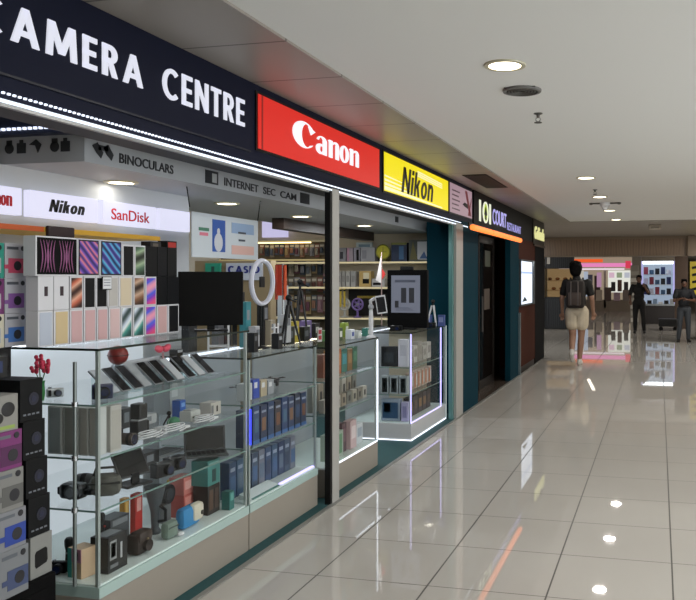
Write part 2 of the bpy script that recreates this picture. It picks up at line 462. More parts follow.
struct('trim_6', bx((-3.7, 3.14, 2.23), (-2.6, 3.2, 2.42)), M('#1a2440', .5))

def lightbox(name, label, ya, yb, za, zb, x, face, frame=BLACK, thick=.05):
    r = root(name, label, 'sign', (x, ya, za), PI / 2)
    wd, ht = yb - ya, zb - za
    bx((-.02, -thick + .004, -.015), (wd + .02, 0, ht + .015)).build('frame', frame, r)
    bx((0, -thick, 0), (wd, -thick + .004, ht)).build('face', face, r)
    return r, wd, ht, -thick
def arc(cx, cz, rx, rz, a0, a1, n=14):
    return [(cx + rx * math.cos(math.radians(a0 + (a1 - a0) * i / n)), cz + rz * math.sin(math.radians(a0 + (a1 - a0) * i / n))) for i in range(n + 1)]
def old_style_word(parent, X0, X1, Z0, hC, hx, y, mat):
    """C a n o n with thick stems, thin joins and a hooked C"""
    W = X1 - X0
    mb = MB(); d = .006
    def strip(outer, inner):
        for i in range(len(outer) - 1):
            mb.prism([outer[i], outer[i + 1], inner[i + 1], inner[i]], y - d, y)
    # C
    cw = .30 * W; cx = X0 + cw * .5; cz = Z0 + hC * .5
    strip(arc(cx, cz, cw * .5, hC * .5, 35, 325, 26), arc(cx + cw * .12, cz, cw * .24, hC * .44, 50, 310, 26))
    tip = arc(cx, cz, cw * .5, hC * .5, 35, 36, 1)[0]
    mb.prism([(tip[0] - cw * .22, tip[1] + hC * .10), (tip[0] + cw * .10, tip[1] - hC * .02), (tip[0] - cw * .10, tip[1] - hC * .20)], y - d, y)
    def stem(x, wd, z0, z1): mb.prism([(x, z0), (x + wd, z0), (x + wd, z1), (x, z1)], y - d, y)
    def n(x, wd):
        st = wd * .33
        stem(x + wd * .04, st, Z0, Z0 + hx); stem(x + wd - st, st, Z0, Z0 + hx * .78)
        mb.prism([(x - wd * .06, Z0 + hx * .93), (x + wd * .1, Z0 + hx), (x + wd * .1, Z0 + hx * .86)], y - d, y)
        strip(arc(x + wd * .68, Z0 + hx * .76, wd * .32, hx * .24, 0, 160, 10), arc(x + wd * .60, Z0 + hx * .76, wd * .13, hx * .12, 0, 160, 10))
    def o(x, wd):
        strip(arc(x + wd / 2, Z0 + hx / 2, wd / 2, hx * .51, 0, 360, 28), arc(x + wd / 2, Z0 + hx / 2, wd * .17, hx * .42, 0, 360, 28))
    def a(x, wd):
        st = wd * .34
        stem(x + wd * .58, st, Z0, Z0 + hx * .78)
        strip(arc(x + wd * .5, Z0 + hx * .74, wd * .42, hx * .27, 0, 175, 10), arc(x + wd * .42, Z0 + hx * .74, wd * .18, hx * .19, 0, 175, 10))
        strip(arc(x + wd * .38, Z0 + hx * .28, wd * .38, hx * .29, 60, 330, 16), arc(x + wd * .44, Z0 + hx * .28, wd * .12, hx * .18, 60, 330, 16))
    lw = .165 * W; g = .015 * W; x = X0 + .315 * W
    a(x, lw * 1.05); x += lw * 1.05 + g
    n(x, lw); x += lw + g
    o(x, lw * .95); x += lw * .95 + g
    n(x, lw)
    return mb.build('lettering', mat, parent)

r, wd, ht, yf = lightbox('lightbox_sign', 'glowing red sign with white serif lettering on the navy fascia', 4.0, 5.95, 2.275, 2.58, -2.2, E('#d8261c', .85), thick=.012)
old_style_word(r, YX(292, -2.19) - 4.0, YX(357, -2.19) - 4.0, .095, .165, .118, yf, E('#f2f0f6', .95))
bx((.035, yf - .002, 0), (.05, yf, ht)).build('edge_line', E('#9a150f', .6), r)
r, wd, ht, yf = lightbox('lightbox_sign', 'glowing yellow sign with bold black slanted lettering on the fascia', 6.07, 8.06, 2.265, 2.583, -2.2, E('#f2df10', .9), thick=.012)
word(r, 'Nikon', YX(400.5, -2.19) - 6.07 + .04, YX(432.5, -2.19) - 6.07, .035, .262, yf - .003, .004, M('#100e08', .5), .17, .28, .12)
mb = MB()
for k, (zz, hh, xr) in enumerate(((.0, .03, 1.75), (.04, .02, .8), (.075, .016, .62), (.11, .012, .5))):
    mb.prism([(0, zz + .01), (0, zz + .01 + hh), (xr, zz + hh * .6), (xr, zz + hh * .2)], yf - .002, yf)
for zz in (.23, .25, .27): mb.prism([(.9, zz), (1.75, zz - .02), (1.75, zz - .01), (.9, zz + .012)], yf - .002, yf)
mb.build('ray_stripes', E('#f6f4c0', .9), r)
r, wd, ht, yf = lightbox('lightbox_sign', 'small pale pink backlit poster at the far end of the fascia', 8.14, 9.15, 2.265, 2.583, -2.2, E('#b89aa6', .62), thick=.012)
mb = MB().prism([(.66, .3), (.76, .3), (.98, .02), (.88, .02)], yf - .002, yf).prism([(.8, .02), (.86, .02), (.98, .2), (.98, .24)], yf - .002, yf)
mb.build('red_line', E('#7a2430', .5), r)
MB().prism([(.55, .13), (.65, .16), (.78, .15), (.80, .10), (.66, .11)], yf - .003, yf).build('dark_mark', BLACK, r)
mb = MB()
for k in range(5): mb.box((.08, yf - .002, .04 + k * .05), (.42 - .05 * (k % 2), yf, .055 + k * .05))
mb.build('caption', M('#6b5560', .5), r)

# restaurant fascia
fb = root('shop_signboard', 'black restaurant signboard with white, lime and violet lettering', 'signboard', (-2.2, 9.3, 2.14), PI / 2)
bx((0, 0, .03), (4.5, .02, .49)).build('board', M('#0b0a0c', .6, 0, 0, 0, 8, .15), fb)
def sf(u): return YX(u, -2.18) - 9.3
LW = E('#e8ecd2', .95)
text('lettering', '1', (sf(480.6), sf(482.3), .13, .40), 0, .005, LW, fb, .02)
text('lettering', '1', (sf(490.6), sf(492.2), .13, .40), 0, .005, LW, fb, .02)
xc, xr = (sf(484) + sf(489.6)) / 2, (sf(489.6) - sf(484)) / 2
mb = MB()
oa, ia = arc(xc, .265, xr, .14, 0, 360, 24), arc(xc, .265, xr * .62, .115, 0, 360, 24)
for i in range(24): mb.prism([oa[i], oa[i + 1], ia[i + 1], ia[i]], -.008, 0)
mb.build('zero_ring', LW, fb)
MB().prism(arc(xc, .265, xr * .62, .115, 0, 360, 24)[:-1], -.004, 0).build('lime_disc', E('#b9d23a', .8), fb)
MB().prism([(xc, .34), (xc + xr * .5, .24), (xc + xr * .15, .22), (xc + xr * .25, .17), (xc - xr * .25, .17), (xc - xr * .15, .22), (xc - xr * .5, .24)], -.009, -.004).build('spade_mark', BLACK, fb)
text('lettering', 'COURT', (sf(494), sf(507.5), .15, .36), 0, .005, E('#b9b4f4', .85), fb, .01)
text('lettering', 'RESTAURANT', (sf(508.3), sf(522), .13, .25), 0, .005, E('#a9a6ec', .7), fb, .0)
NX = -1.97
ny0, ny1 = YX(472, NX), YX(520.5, NX)
tb = root('neon_tube', 'orange glowing tube under the black restaurant signboard', 'light', (NX, ny0, 2.06), PI / 2)
nl = (ny1 - ny0) / 3
for k in range(3):
    MB().box((.01 + k * nl, -.03, .012), (nl - .01 + k * nl, .03, .072), None, .02).build('tube_segment', E('#ff7f38', 1.7), tb)
bx((0, .03, .03), (3 * nl, .045, .095)).build('backing_rail', DARK, tb)
for k in (1.2, 2.7): bx((k, .04, .06), (k + .03, .25, .085)).build('bracket', DARK, tb)
fb2 = root('shop_signboard', 'black signboard with pale yellow script lettering at the corridor corner', 'signboard', (-2.2, 13.9, 2.14), PI / 2)
bx((0, -.01, .02), (1.35, .02, .49)).build('board', M('#14100a', .4), fb2)
bx((0, -.03, 0), (1.35, .02, .03)).build('lower_rail', M('#3a2c22', .4), fb2)
text('lettering', 'Gollinada', (.1, 1.25, .13, .36), -.01, .02, E('#e9e6a0', .85), fb2, .01, .1)

# ================================================================== CEILING FITTINGS
def downlight(x, y, label, z=2.645, watts=DOWN_W, r=.085, group=None, warm=(1, .95, .87), lampz=-.012):
    o = root('ceiling_downlight', label, 'ceiling light', (x, y, z), 0, group)
    mb = MB(); mb.lathe([(r + .025, 0), (r + .022, -.008), (r, -.008), (r, 0)], 28); mb.build('trim_ring', M('#c9c2a8', .4), o, True)
    mb = MB(); mb.lathe([(r - .001, -.0015), (r - .001, -.006)], 28); mb.build('diffuser', E('#fff2d2', 6.0), o)
    if watts:
        ld = bpy.data.lights.new('lamp', 'AREA'); ld.shape = 'DISK'; ld.size = r * 2; ld.energy = watts; ld.color = warm
        lo = bpy.data.objects.new('lamp', ld); C.objects.link(lo); lo.parent = o; lo.location = (0, 0, lampz)
    return o
XL = -.775
downlight(XL, 3.97, 'lit round downlight nearest in the corridor ceiling, beside the grey vent')
downlight(XL, 8.58, 'lit round downlight second along the corridor ceiling, before the far sprinkler')
downlight(XL, 10.62, 'lit round downlight third along the corridor ceiling, by the dome camera')
downlight(XL, 12.75, 'lit round downlight fourth along the corridor ceiling, past the dome camera')
downlight(XL, 14.75, 'lit round downlight farthest along the corridor ceiling, before the metal panels')
for i, (x, y) in enumerate(((XL, 1.6), (1.3, 1.6), (1.3, 4.0), (1.3, 6.3), (1.3, 8.6), (1.3, 10.6), (1.3, 12.7), (1.3, 14.7))):
    downlight(x, y, 'round downlight added outside the view to light the white corridor', group='added downlights outside the view')  # unseen lamps added to light floor and ceiling
v = root('ceiling_vent', 'round grey slotted air vent in the white corridor ceiling', 'vent', (-.78, 4.52, 2.645))
mb = MB(); mb.lathe([(.115, 0), (.112, -.012), (.095, -.014), (.095, 0)], 28); mb.build('rim', M('#6c6a66', .5), v, True)
bx((-.09, -.09, -.005), (.09, .09, -.001)).build('dark_core', M('#26241f', .6), v)
mb = MB()
for k in range(5): mb.lathe([(.02 + k * .018, -.002), (.021 + k * .018, -.012), (.028 + k * .018, -.012), (.027 + k * .018, -.002)], 24)
mb.build('vent_rings', M('#5a5852', .5), v, True)
def sprinkler(x, y, label):
    o = root('sprinkler', label, 'sprinkler', (x, y, 2.645))
    MB().lathe([(.03, 0), (.03, -.004), (.012, -.012), (.01, -.03)], 16).build('escutcheon', M('#5d5a54', .4, .6), o, True)
    mb = MB(); mb.tube([(-.012, 0, -.03), (-.016, 0, -.045), (0, 0, -.06)], .003, 6); mb.tube([(.012, 0, -.03), (.016, 0, -.045), (0, 0, -.06)], .003, 6)
    mb.build('frame', M('#5d5a54', .4, .6), o)
    MB().lathe([(.004, -.058), (.026, -.06), (.026, -.064), (.004, -.064)], 16).build('deflector', M('#5d5a54', .4, .6), o)
    return o
sprinkler(-.785, 5.18, 'small metal fire sprinkler nearest on the white corridor ceiling')
sprinkler(-.77, 9.76, 'small metal fire sprinkler farther along, between two lit downlights')
dc = root('dome_camera', 'small white security dome camera on the corridor ceiling', 'security camera', (-.76, 11.46, 2.645))
MB().lathe([(.075, 0), (.075, -.05), (.06, -.06), (.02, -.06)], 20).build('base', WHITE, dc, True)
MB().ell((0, 0, -.06), (.05, .05, .05)).build('dome', M('#dcdcdc', .2), dc, True)
mb = MB(); mb.tube([(-.2, 0, -.01), (.2, 0, -.01)], .012, 8); mb.ell((-.2, 0, -.012), (.03, .03, .02)).ell((.2, 0, -.012), (.03, .03, .02)); mb.build('bracket', M('#5d5a54', .5), dc)
av = root('air_grille', 'long dark air grille in the brown metal ceiling panels', 'vent', (-1.88, 8.55, 2.632))
bx((-.13, -.6, -.006), (.13, .6, -.001)).build('backing', M('#1a1712', .7), av)
mb = MB()
for k in range(8): mb.box((-.12 + k * .031, -.58, -.012), (-.108 + k * .031, .58, -.006))
mb.build('slats', M('#2d2820', .5), av)
ex = root('ceiling_box', 'small pale box fitting on the far metal ceiling panels', 'ceiling fitting', PZ(655, 225, 2.63))
bx((-.12, -.15, -.09), (.12, .15, 0), .02).build('housing', M('#b5aa9a', .4), ex); bx((-.08, -.152, -.08), (.08, -.15, -.04)).build('lens', M('#8d8478', .3), ex)

def shop_light(x, y, label, z, watts, r=.07):
    return downlight(x, y, label, z, watts, r, None, (.93, .96, 1.0))
shop_light(-3.02, 3.93, 'recessed shop downlight above the white brand sign panels', 2.1, SHOP_W * .03)
shop_light(-3.1, 5.2, 'recessed shop downlight beyond the hanging poster', 2.1, SHOP_W)
shop_light(-3.1, 6.42, 'recessed shop downlight just left of the aluminium post', 2.1, SHOP_W)
shop_light(-3.0, 7.7, 'recessed shop downlight seen right of the aluminium post', 2.1, SHOP_W)
for y in (5.6, 7.8):
    downlight(-4.6, y, 'added shop ceiling downlight hidden above the goods aisle', 2.45, SHOP_W * .7, .09, 'added hidden aisle downlights', (1, .95, .86))  # added lamps, out of sight, to brighten the shop interior
bl = root('rail_cabinet', 'dark brown track housing hanging under the grey lowered ceiling', 'track housing', (-3.4, 6.0, 2.0))
bx((-.06, YX(278, -3.4) - 6.0, 0), (.06, 2.9, .1)).build('housing', M('#2c211b', .5), bl)

# ================================================================== SHOWCASES
def showcase(name, label, xb, xf, y0, y1, zp, zt, shelves, plm=None, leds_and_edges=(), back=True, posts=True, glow=.16, sill=False):
    r = root(name, label, 'glass showcase', ((xb + xf) / 2, (y0 + y1) / 2, 0))
    P = lambda n, mb, m: mb.build(n, m, r, False, True)
    zs_ = zp - .045 if sill else zp
    P('plinth', bx((xb, y0, .004), (xf, y1, zs_), .004), plm or M('#8f887e', .5))
    if sill: P('glass_sill', bx((xb + .002, y0 + .002, zs_), (xf + .003, y1 - .001, zp)), M('#a4bab6', .25, 0, 0, 0, 8, .4))
    P('deck', bx((xb + .01, y0 + .01, zp), (xf - .01, y1 - .01, zp + .008)), M('#dbe8e6', .35))
    t = .006
    P('front_glass', bx((xf - t, y0, zp + .008), (xf, y1, zt - .008)), GL)
    P('side_glass', bx((xb, y0, zp + .008), (xf - t, y0 + t, zt - .008)), GL)
    P('side_glass', bx((xb, y1 - t, zp + .008), (xf - t, y1, zt - .008)), GL)
    P('top_glass', bx((xb, y0, zt - .008), (xf, y1, zt)), GL)
    P('top_edge', MB().box((xf, y0, zt - .009), (xf + .004, y1, zt + .001)).box((xb, y0 - .004, zt - .009), (xf + .004, y0, zt + .001)), M('#1b2622', .2))
    for z in shelves:
        P('shelf', bx((xb + .02, y0 + .01, z - .007), (xf - .012, y1 - .01, z)), GL)
        P('shelf_edge', MB().box((xf - .011, y0 + .01, z - .0075), (xf - .009, y1 - .01, z + .0005)).box((xb + .02, y0 + .0075, z - .0075), (xf - .009, y0 + .0095, z + .0005)), M('#6f8a84', .25))
    if back:
        P('back_panel', bx((xb + .001, y0 + .01, zp + .01), (xb + .015, y1 - .01, zt - .01)), E('#d2dbe2', glow))
    if posts:
        for (px, py) in ((xf - .014, y0 + .014), (xf - .014, y1 - .014)):
            P('corner_post', MB().box((px - .007, py - .007, zp), (px + .007, py + .007, zt - .002)), M('#a3acaa', .3, .2))
    for (a, b, m) in leds_and_edges:
        P('led_or_glow_edge', bx(a, b), m)
    return r
Z1 = 1.25
XF = -2.26
CASE_Z = (.265, .574, .79, 1.015)
showcase('glass_showcase', 'large glass showcase nearest the camera, stacked with phone boxes on top', -2.95, XF, 2.8, 4.02, .257, Z1, CASE_Z[1:], glow=.68, sill=True,
         leds_and_edges=[((-2.92, 2.83, 1.222), (-2.90, 3.98, 1.238), E('#eef3ff', 7.0))])
# slim support rods at the near end of the first showcase
rod = root('support_rod', 'slim upright metal rod inside the near end of the large showcase', 'rod', (-2.36, 2.783, .266))
MB().tube([(0, 0, 0), (0, 0, .93)], .008, 10).build('tube', M('#7d8482', .3, .6), rod, True)
for z in (.305, .52, .745): MB().tube([(0, 0, z), (0, 0, z + .02)], .013, 10).build('clamp', STEEL, rod, True)
showcase('glass_showcase', 'glass showcase of blue cartons beside the aluminium post', -2.85, XF, 4.03, 4.94, .257, 1.09, (.57, .82), sill=True,
         leds_and_edges=[((-2.275, 4.925, .27), (-2.268, 4.935, .80), LEDV), ((-2.259, 4.027, .60), (-2.252, 4.034, .80), LEDB), ((-2.82, 4.05, 1.06), (-2.80, 4.92, 1.075), LEDW),
               ((-2.30, 4.45, .267), (-2.275, 4.93, .272), LEDV)])
showcase('glass_showcase', 'glass showcase of small orange and green packs in the second window', -2.85, XF, 5.10, 6.11, .20, 1.06, (.575, .815),
         leds_and_edges=[((-2.266, 6.104, .22), (-2.258, 6.112, 1.04), LEDW), ((-2.266, 5.12, .203), (-2.258, 6.1, .212), E('#eef3ff', 1.8)), ((-2.80, 5.12, 1.035), (-2.78, 6.08, 1.05), E('#fff0d0', 4))])
showcase('glass_showcase', 'corner glass showcase with glowing violet edges, carrying the advertising screen', -2.95, -2.28, 7.06, 8.30, .17, 1.03, (.44, .70), M('#b9babc', .45),
         leds_and_edges=[((-2.284, 7.054, .18), (-2.276, 7.062, 1.02), LEDV), ((-2.284, 7.06, .174), (-2.276, 8.1, .182), LEDV), ((-2.284, 8.09, .18), (-2.274, 8.10, 1.02), LEDV),
               ((-2.95, 7.052, .012), (-2.275, 7.059, .019), LEDW), ((-2.279, 7.052, .012), (-2.272, 8.29, .019), LEDW), ((-2.278, 8.285, .022), (-2.270, 8.293, 1.03), E('#dff0ee', .5)), ((-2.90, 7.06, .99), (-2.88, 8.2, 1.0), LEDW)])  # the faint teal end strip is a glass edge given its own glow

# bright sign panels over the phone boxes
SGN = E('#dcdcf2', .95)
def brand_panel(label, ua, ub, kind):
    ya, yb = YX(ua, -3.08), YX(ub, -3.08)
    r = root('brand_panel', label, 'sign', (-3.12, ya, 1.855), PI / 2)
    wd = yb - ya
    bx((0, -.04, 0), (wd, 0, .135), .003).build('panel', SGN, r)
    if kind == 'n': word(r, 'Nikon', wd * .27, wd * .78, .035, .1, -.041, .003, M('#14141c', .5), .22, .3, .1)
    if kind == 's': text('lettering', 'SanDisk', (wd * .14, wd * .86, .03, .095), -.041, .003, M('#d01f2e', .5), r, .005)
    if kind == 'c': old_style_word(r, wd * .25, wd * .80, .04, .07, .05, -.041, M('#d01f2e', .5))
    return r
brand_panel('white lit panel with red serif lettering, cut by the picture edge', -40, 22, 'c')
brand_panel('white lit panel with bold black slanted lettering over the tablet boxes', 30, 98, 'n')
brand_panel('white lit panel with slim red lettering over the phone boxes', 103, 156, 's')
brand_panel('blank white lit panel last in the row above the black boxes', 160, 190, '')
oy0, oy1 = 2.62, 3.98
orb = root('shelf_edge_board', 'yellow and orange price edge running under the lit brand panels', 'shelf edge', (-2.8, oy0, 1.76), PI / 2)
bx((0, 0, .0), (oy1 - oy0, .32, .024)).build('board', M('#d9a52c', .5), orb)
bx((.22, -.003, .0), (.48, 0, .024)).build('orange_patch', M('#c8581a', .5), orb)
bx((.49, -.02, -.02), (.66, 0, .03), .006).build('dark_bag', M('#2a1518', .6), orb)

# ------------------------------------------------------------------ cartons
def carton(name, label, cat, loc, w_, d_, h_, body, prints=(), rz=PI / 2, group=None, tilt=0, bev=.0015):
    """box with its front on local -y; prints = (name, material, x0, x1, z0, z1) as fractions of the front"""
    o = bx((-w_ / 2, 0, 0), (w_ / 2, d_, h_), bev).build(name, body)
    o.location = loc; o.rotation_euler = (tilt, 0, rz)
    T(o, label, cat, group)
    for (n, m, a, b, c, d) in prints:
        pr_ = .0012 + (.0008 if n == 'front_print' else 0)
        bx((-w_ / 2 + a * w_, -pr_, c * h_), (-w_ / 2 + b * w_, .0006, d * h_)).build(n, m, o)
    return o
def shape(o, name, mb, mat): return mb.build(name, mat, o)
def camera_picture(o, w_, h_, col, dx=0, dz=0, k=1):
    """a small toy-like instant camera printed on the front"""
    m = M(col, .5); dk = M('#1a1a20', .4)
    a = .36 * w_ * k; cz = h_ * (.36 + dz); cx = dx * w_
    bx((cx - a, -.0016, cz - a * .75), (cx + a, -.0008, cz + a * .75), 0).build('camera_picture', m, o)
    MB().cyl((cx + a * .15, -.0024, cz), a * .48, .0012, 18, 'Y').build('lens_picture', dk, o)
    bx((cx - a * 1.5, -.0018, cz - a * .3), (cx - a, -.0008, cz + a * .1)).build('grip_picture', m, o)
    bx((-w_ * .42, -.0014, h_ * .82), (w_ * .1, -.0008, h_ * .9)).build('caption', M('#5a5f66', .5), o)
    MB().cyl((w_ * .3, -.002, h_ * .86), w_ * .09, .0012, 14, 'Y').build('badge', dk, o)

# phone and tablet boxes on the near showcase
PXF = -2.55
def boxrow(row, z0, z1, items):
    for i, (ua, ub, body, pr, lab, nm) in enumerate(items):
        ya, yb = YX(ua, PXF), YX(ub, PXF)
        carton(nm, lab, 'box', (PXF, (ya + yb) / 2, z0), yb - ya - .001, .062, z1 - z0 - .001, body, pr)
WB = M('#cfcfd4', .35)
def scr(m, a=.1, b=.9, c=.04, d=.95): return [('front_print', m, a, b, c, d)]
ipad_art = wave_mat('dark_petal_art', ['#0c0a12', '#241426', '#120e18', '#7a4470', '#0c0a12'], 9, 2.5, (0, PI / 2, 0))
mini_p = wave_mat('violet_band_art', ['#2a1c66', '#6a50b8', '#b06ab0', '#e08080', '#3c2c86'], 5, 2.5, (0, -.7, 0))
mini_b = wave_mat('blue_band_art', ['#141a4a', '#3a86c8', '#58c0d0', '#6a50b8', '#1c2a70'], 5, 2.5, (0, -.7, 0))
rose_art = wave_mat('rose_swirl_art', ['#1c0c0c', '#c86a50', '#e0a890', '#30100e'], 2.4, 3, (0, .5, 0))
teal_art = wave_mat('teal_white_art', ['#1d4a48', '#4a9a90', '#e4ecec', '#c4cfe0', '#27403f'], 2, 3, (0, .7, 0))
pink_art = wave_mat('pink_blue_art', ['#e0507a', '#7a3ac0', '#4060d8', '#e89ab0'], 2, 3, (0, .4, 0))
green_art = wave_mat('green_globe_art', ['#1a2a1c', '#50705a', '#9ab090', '#1c261e'], 2, 4, (0, .3, 0))
plan_art = wave_mat('bronze_globe_art', ['#2a1a14', '#8a6048', '#c8a890', '#2a1a14'], 2, 4, (0, .3, 0))
def scr2(m): return [('front_print', m, .09, .91, .07, .93)]
SIL, GLD, PNK = M('#b4bccb', .3), M('#c9b48c', .3), M('#c9a4a6', .3)
BKP = M('#090a0e', .45, 0, 0, 0, 8, .2)
mk = ('logo_mark', M('#2a2a30', .4), .42, .58, .84, .91)
boxrow(1, 1.251, 1.405, [
    (38, 53, WB, scr(SIL) + [mk], 'silver-blue phone box, first in the bottom row on the showcase', 'phone_box'),
    (54, 69, WB, scr(GLD) + [mk], 'gold phone box, second in the bottom row on the showcase', 'phone_box'),
    (70, 83, WB, scr(PNK) + [mk], 'pink phone box, third in the bottom row on the showcase', 'phone_box'),
    (84, 96, WB, scr(PNK) + [mk], 'pink phone box, fourth in the bottom row on the showcase', 'phone_box'),
    (97, 108, WB, scr(PNK) + [mk], 'pink phone box, fifth in the bottom row on the showcase', 'phone_box'),
    (109, 120.5, WB, scr(M('#d0b4b4', .3)) + [mk], 'palest pink phone box, sixth in the bottom row', 'phone_box'),
    (121, 132, WB, scr(teal_art), 'teal and white phone box, left one of the pair in the bottom row', 'phone_box'),
    (133, 144, WB, scr(teal_art), 'teal and white phone box, right one of the pair in the bottom row', 'phone_box'),
    (145, 156, WB, scr(pink_art), 'pink and blue swirl phone box in the bottom row', 'phone_box'),
    (157, 167.5, WB, scr(M('#c4a0a0', .3)) + [mk], 'dusty pink phone box beside the last black one, bottom row', 'phone_box'),
    (168, 179, WB, scr(BKP), 'black-fronted phone box at the far end of the bottom row', 'phone_box')])
cres = ('dark_crescent', M('#2a1420', .4), .40, .62, .42, .70)
boxrow(2, 1.405, 1.553, [
    (38, 53.5, WB, [cres], 'plain white box with dark crescent, first in the middle row', 'phone_box'),
    (54, 69, WB, [cres], 'plain white box with dark crescent, second in the middle row', 'phone_box'),
    (70, 83, WB, scr(rose_art), 'bronze swirl phone box in the middle row of the stack', 'phone_box'),
    (84, 95.5, WB, scr(BKP), 'black-fronted phone box left of the price card, middle row', 'phone_box'),
    (96, 107.5, WB, scr(BKP), 'black-fronted phone box behind the price card, middle row', 'phone_box'),
    (108, 118.5, WB, scr(M('#b5b2ae', .3)) + [mk], 'grey-silver phone box right of the price card, middle row', 'phone_box'),
    (119, 132.5, WB, scr(M('#cdbfa6', .3)) + [mk], 'wide pale gold phone box in the middle row', 'phone_box'),
    (133.5, 144.5, WB, scr(plan_art), 'bronze globe phone box in the middle row', 'phone_box'),
    (145.5, 156.5, WB, scr(pink_art), 'pink and blue swirl phone box in the middle row', 'phone_box'),
    (157.5, 167, BKP, [], 'all black phone box next to last in the middle row', 'phone_box'),
    (167.5, 179, BKP, [], 'all black phone box at the far end of the middle row', 'phone_box')])
boxrow(3, 1.553, 1.725, [
    (35.5, 77, WB, [('bezel_print', M('#060608', .5, 0, 0, 0, 8, .1), .03, .985, .04, .96)], 'wide white tablet box with dark purple petal picture', 'tablet_box'),
    (77.5, 99.5, WB, [('bezel_print', M('#0a0a10', .3), .04, .96, .03, .97)] + scr2(mini_p), 'tablet box with violet and orange diagonal bands', 'tablet_box'),
    (100, 122, WB, [('bezel_print', M('#0a0a10', .3), .04, .96, .03, .97)] + scr2(mini_b), 'tablet box with blue and turquoise diagonal bands', 'tablet_box')])
boxrow(3, 1.553, 1.71, [
    (122.5, 134, WB, scr(BKP), 'black-fronted phone box in the top row beside the blue tablet', 'phone_box'),
    (134.5, 145.5, WB, scr(green_art), 'green globe phone box in the top row', 'phone_box'),
    (146, 157, BKP, [], 'all black phone box with white side lettering in the top row', 'phone_box'),
    (157.5, 167, M('#0c0d12', .5, 0, 0, 0, 8, .2), [], 'all black phone box next to last in the top row', 'phone_box'),
    (167.5, 177, M('#0a0b0e', .5, 0, 0, 0, 8, .2), [], 'all black phone box at the far end of the top row', 'phone_box')])
tbx = [o_ for o_ in C.objects if o_.name.startswith('tablet_box') and 'petal' in o_.get('label', '')][0]
tw = max(v_.co.x for v_ in tbx.data.vertices)
mb = MB()
for sgn in (-1, 1):
    for q in range(6):
        pts = [(sgn * (tw * (.10 + q * .14) + tw * .10 * math.sin(PI * f_ / 10) * (1 if q < 3 else -1)), -.0022, .016 + f_ * .0138) for f_ in range(11)]
        mb.tube(pts, [.0008 + .0020 * math.sin(PI * f_ / 10) for f_ in range(11)], 6)
mb.build('petal_print', M('#9a5688', .5), tbx)
pc = carton('price_card', 'small white price card leaning in front of the black phone boxes', 'card', (PXF + .012, YX(105, PXF), 1.49), .066, .004, .062, M('#16161a', .4), [('paper', M('#d4d6da', .5), .06, .94, .06, .94)])
for z in (.7, .5, .3): bx((-.025, -.0018, .062 * z), (.02, -.001, .062 * z + .004)).build('written_line', M('#777b86', .5), pc)
carton('lens_box', 'black carton with red top behind the black phone boxes', 'box', (-2.64, YX(172, -2.64), 1.251), .09, .06, .50, BLACK, [('red_label', M('#a82620', .5), .1, .9, .91, .985)])
carton('lens_box', 'tall black carton behind the row of phone boxes', 'box', (-2.64, YX(156, -2.64), 1.251), .09, .06, .49, M('#15151a', .4), [('label', M('#6a6258', .5), .2, .7, .94, .98)])

# instant-camera cartons at the picture edge on a black stand
st = root('display_stand', 'black display stand at the left edge carrying the toy camera cartons', 'display stand', (-2.8, 2.6, 0))
bx((-.16, -.17, .004), (.12, .19, 1.2505), .004).build('cabinet', M('#0c0c0f', .4), st)
bx((.12, -.15, .35), (.123, .17, 1.15)).build('door', M('#101014', .35), st)
cz = 1.251
for k, (c1, c0) in enumerate((('#4a7ac0', '#dcd6c0'), ('#8a5aa0', '#7a3a70'), ('#d0506e', '#3aa08c'))):
    nm = ('blue', 'purple', 'pink')[k]; rk = ('bottom', 'middle', 'top')[k]
    h = (.142, .150, .150)[k]
    o = carton('camera_box', 'white carton picturing a %s instant camera, %s of the stack beside the phone boxes' % (nm, rk), 'box', (-2.69, 2.835 - .01, cz), .117, .08, h - .001, M('#c2c2c8', .45))
    camera_picture(o, .117, h, c1)
    o = carton('camera_box', 'camera carton cut by the left picture edge, %s of that stack' % rk, 'box', (-2.69, 2.702, cz), .12, .08, h - .001, M(c0, .5))
    camera_picture(o, .117, h, '#c2c2c8')
    cz += h
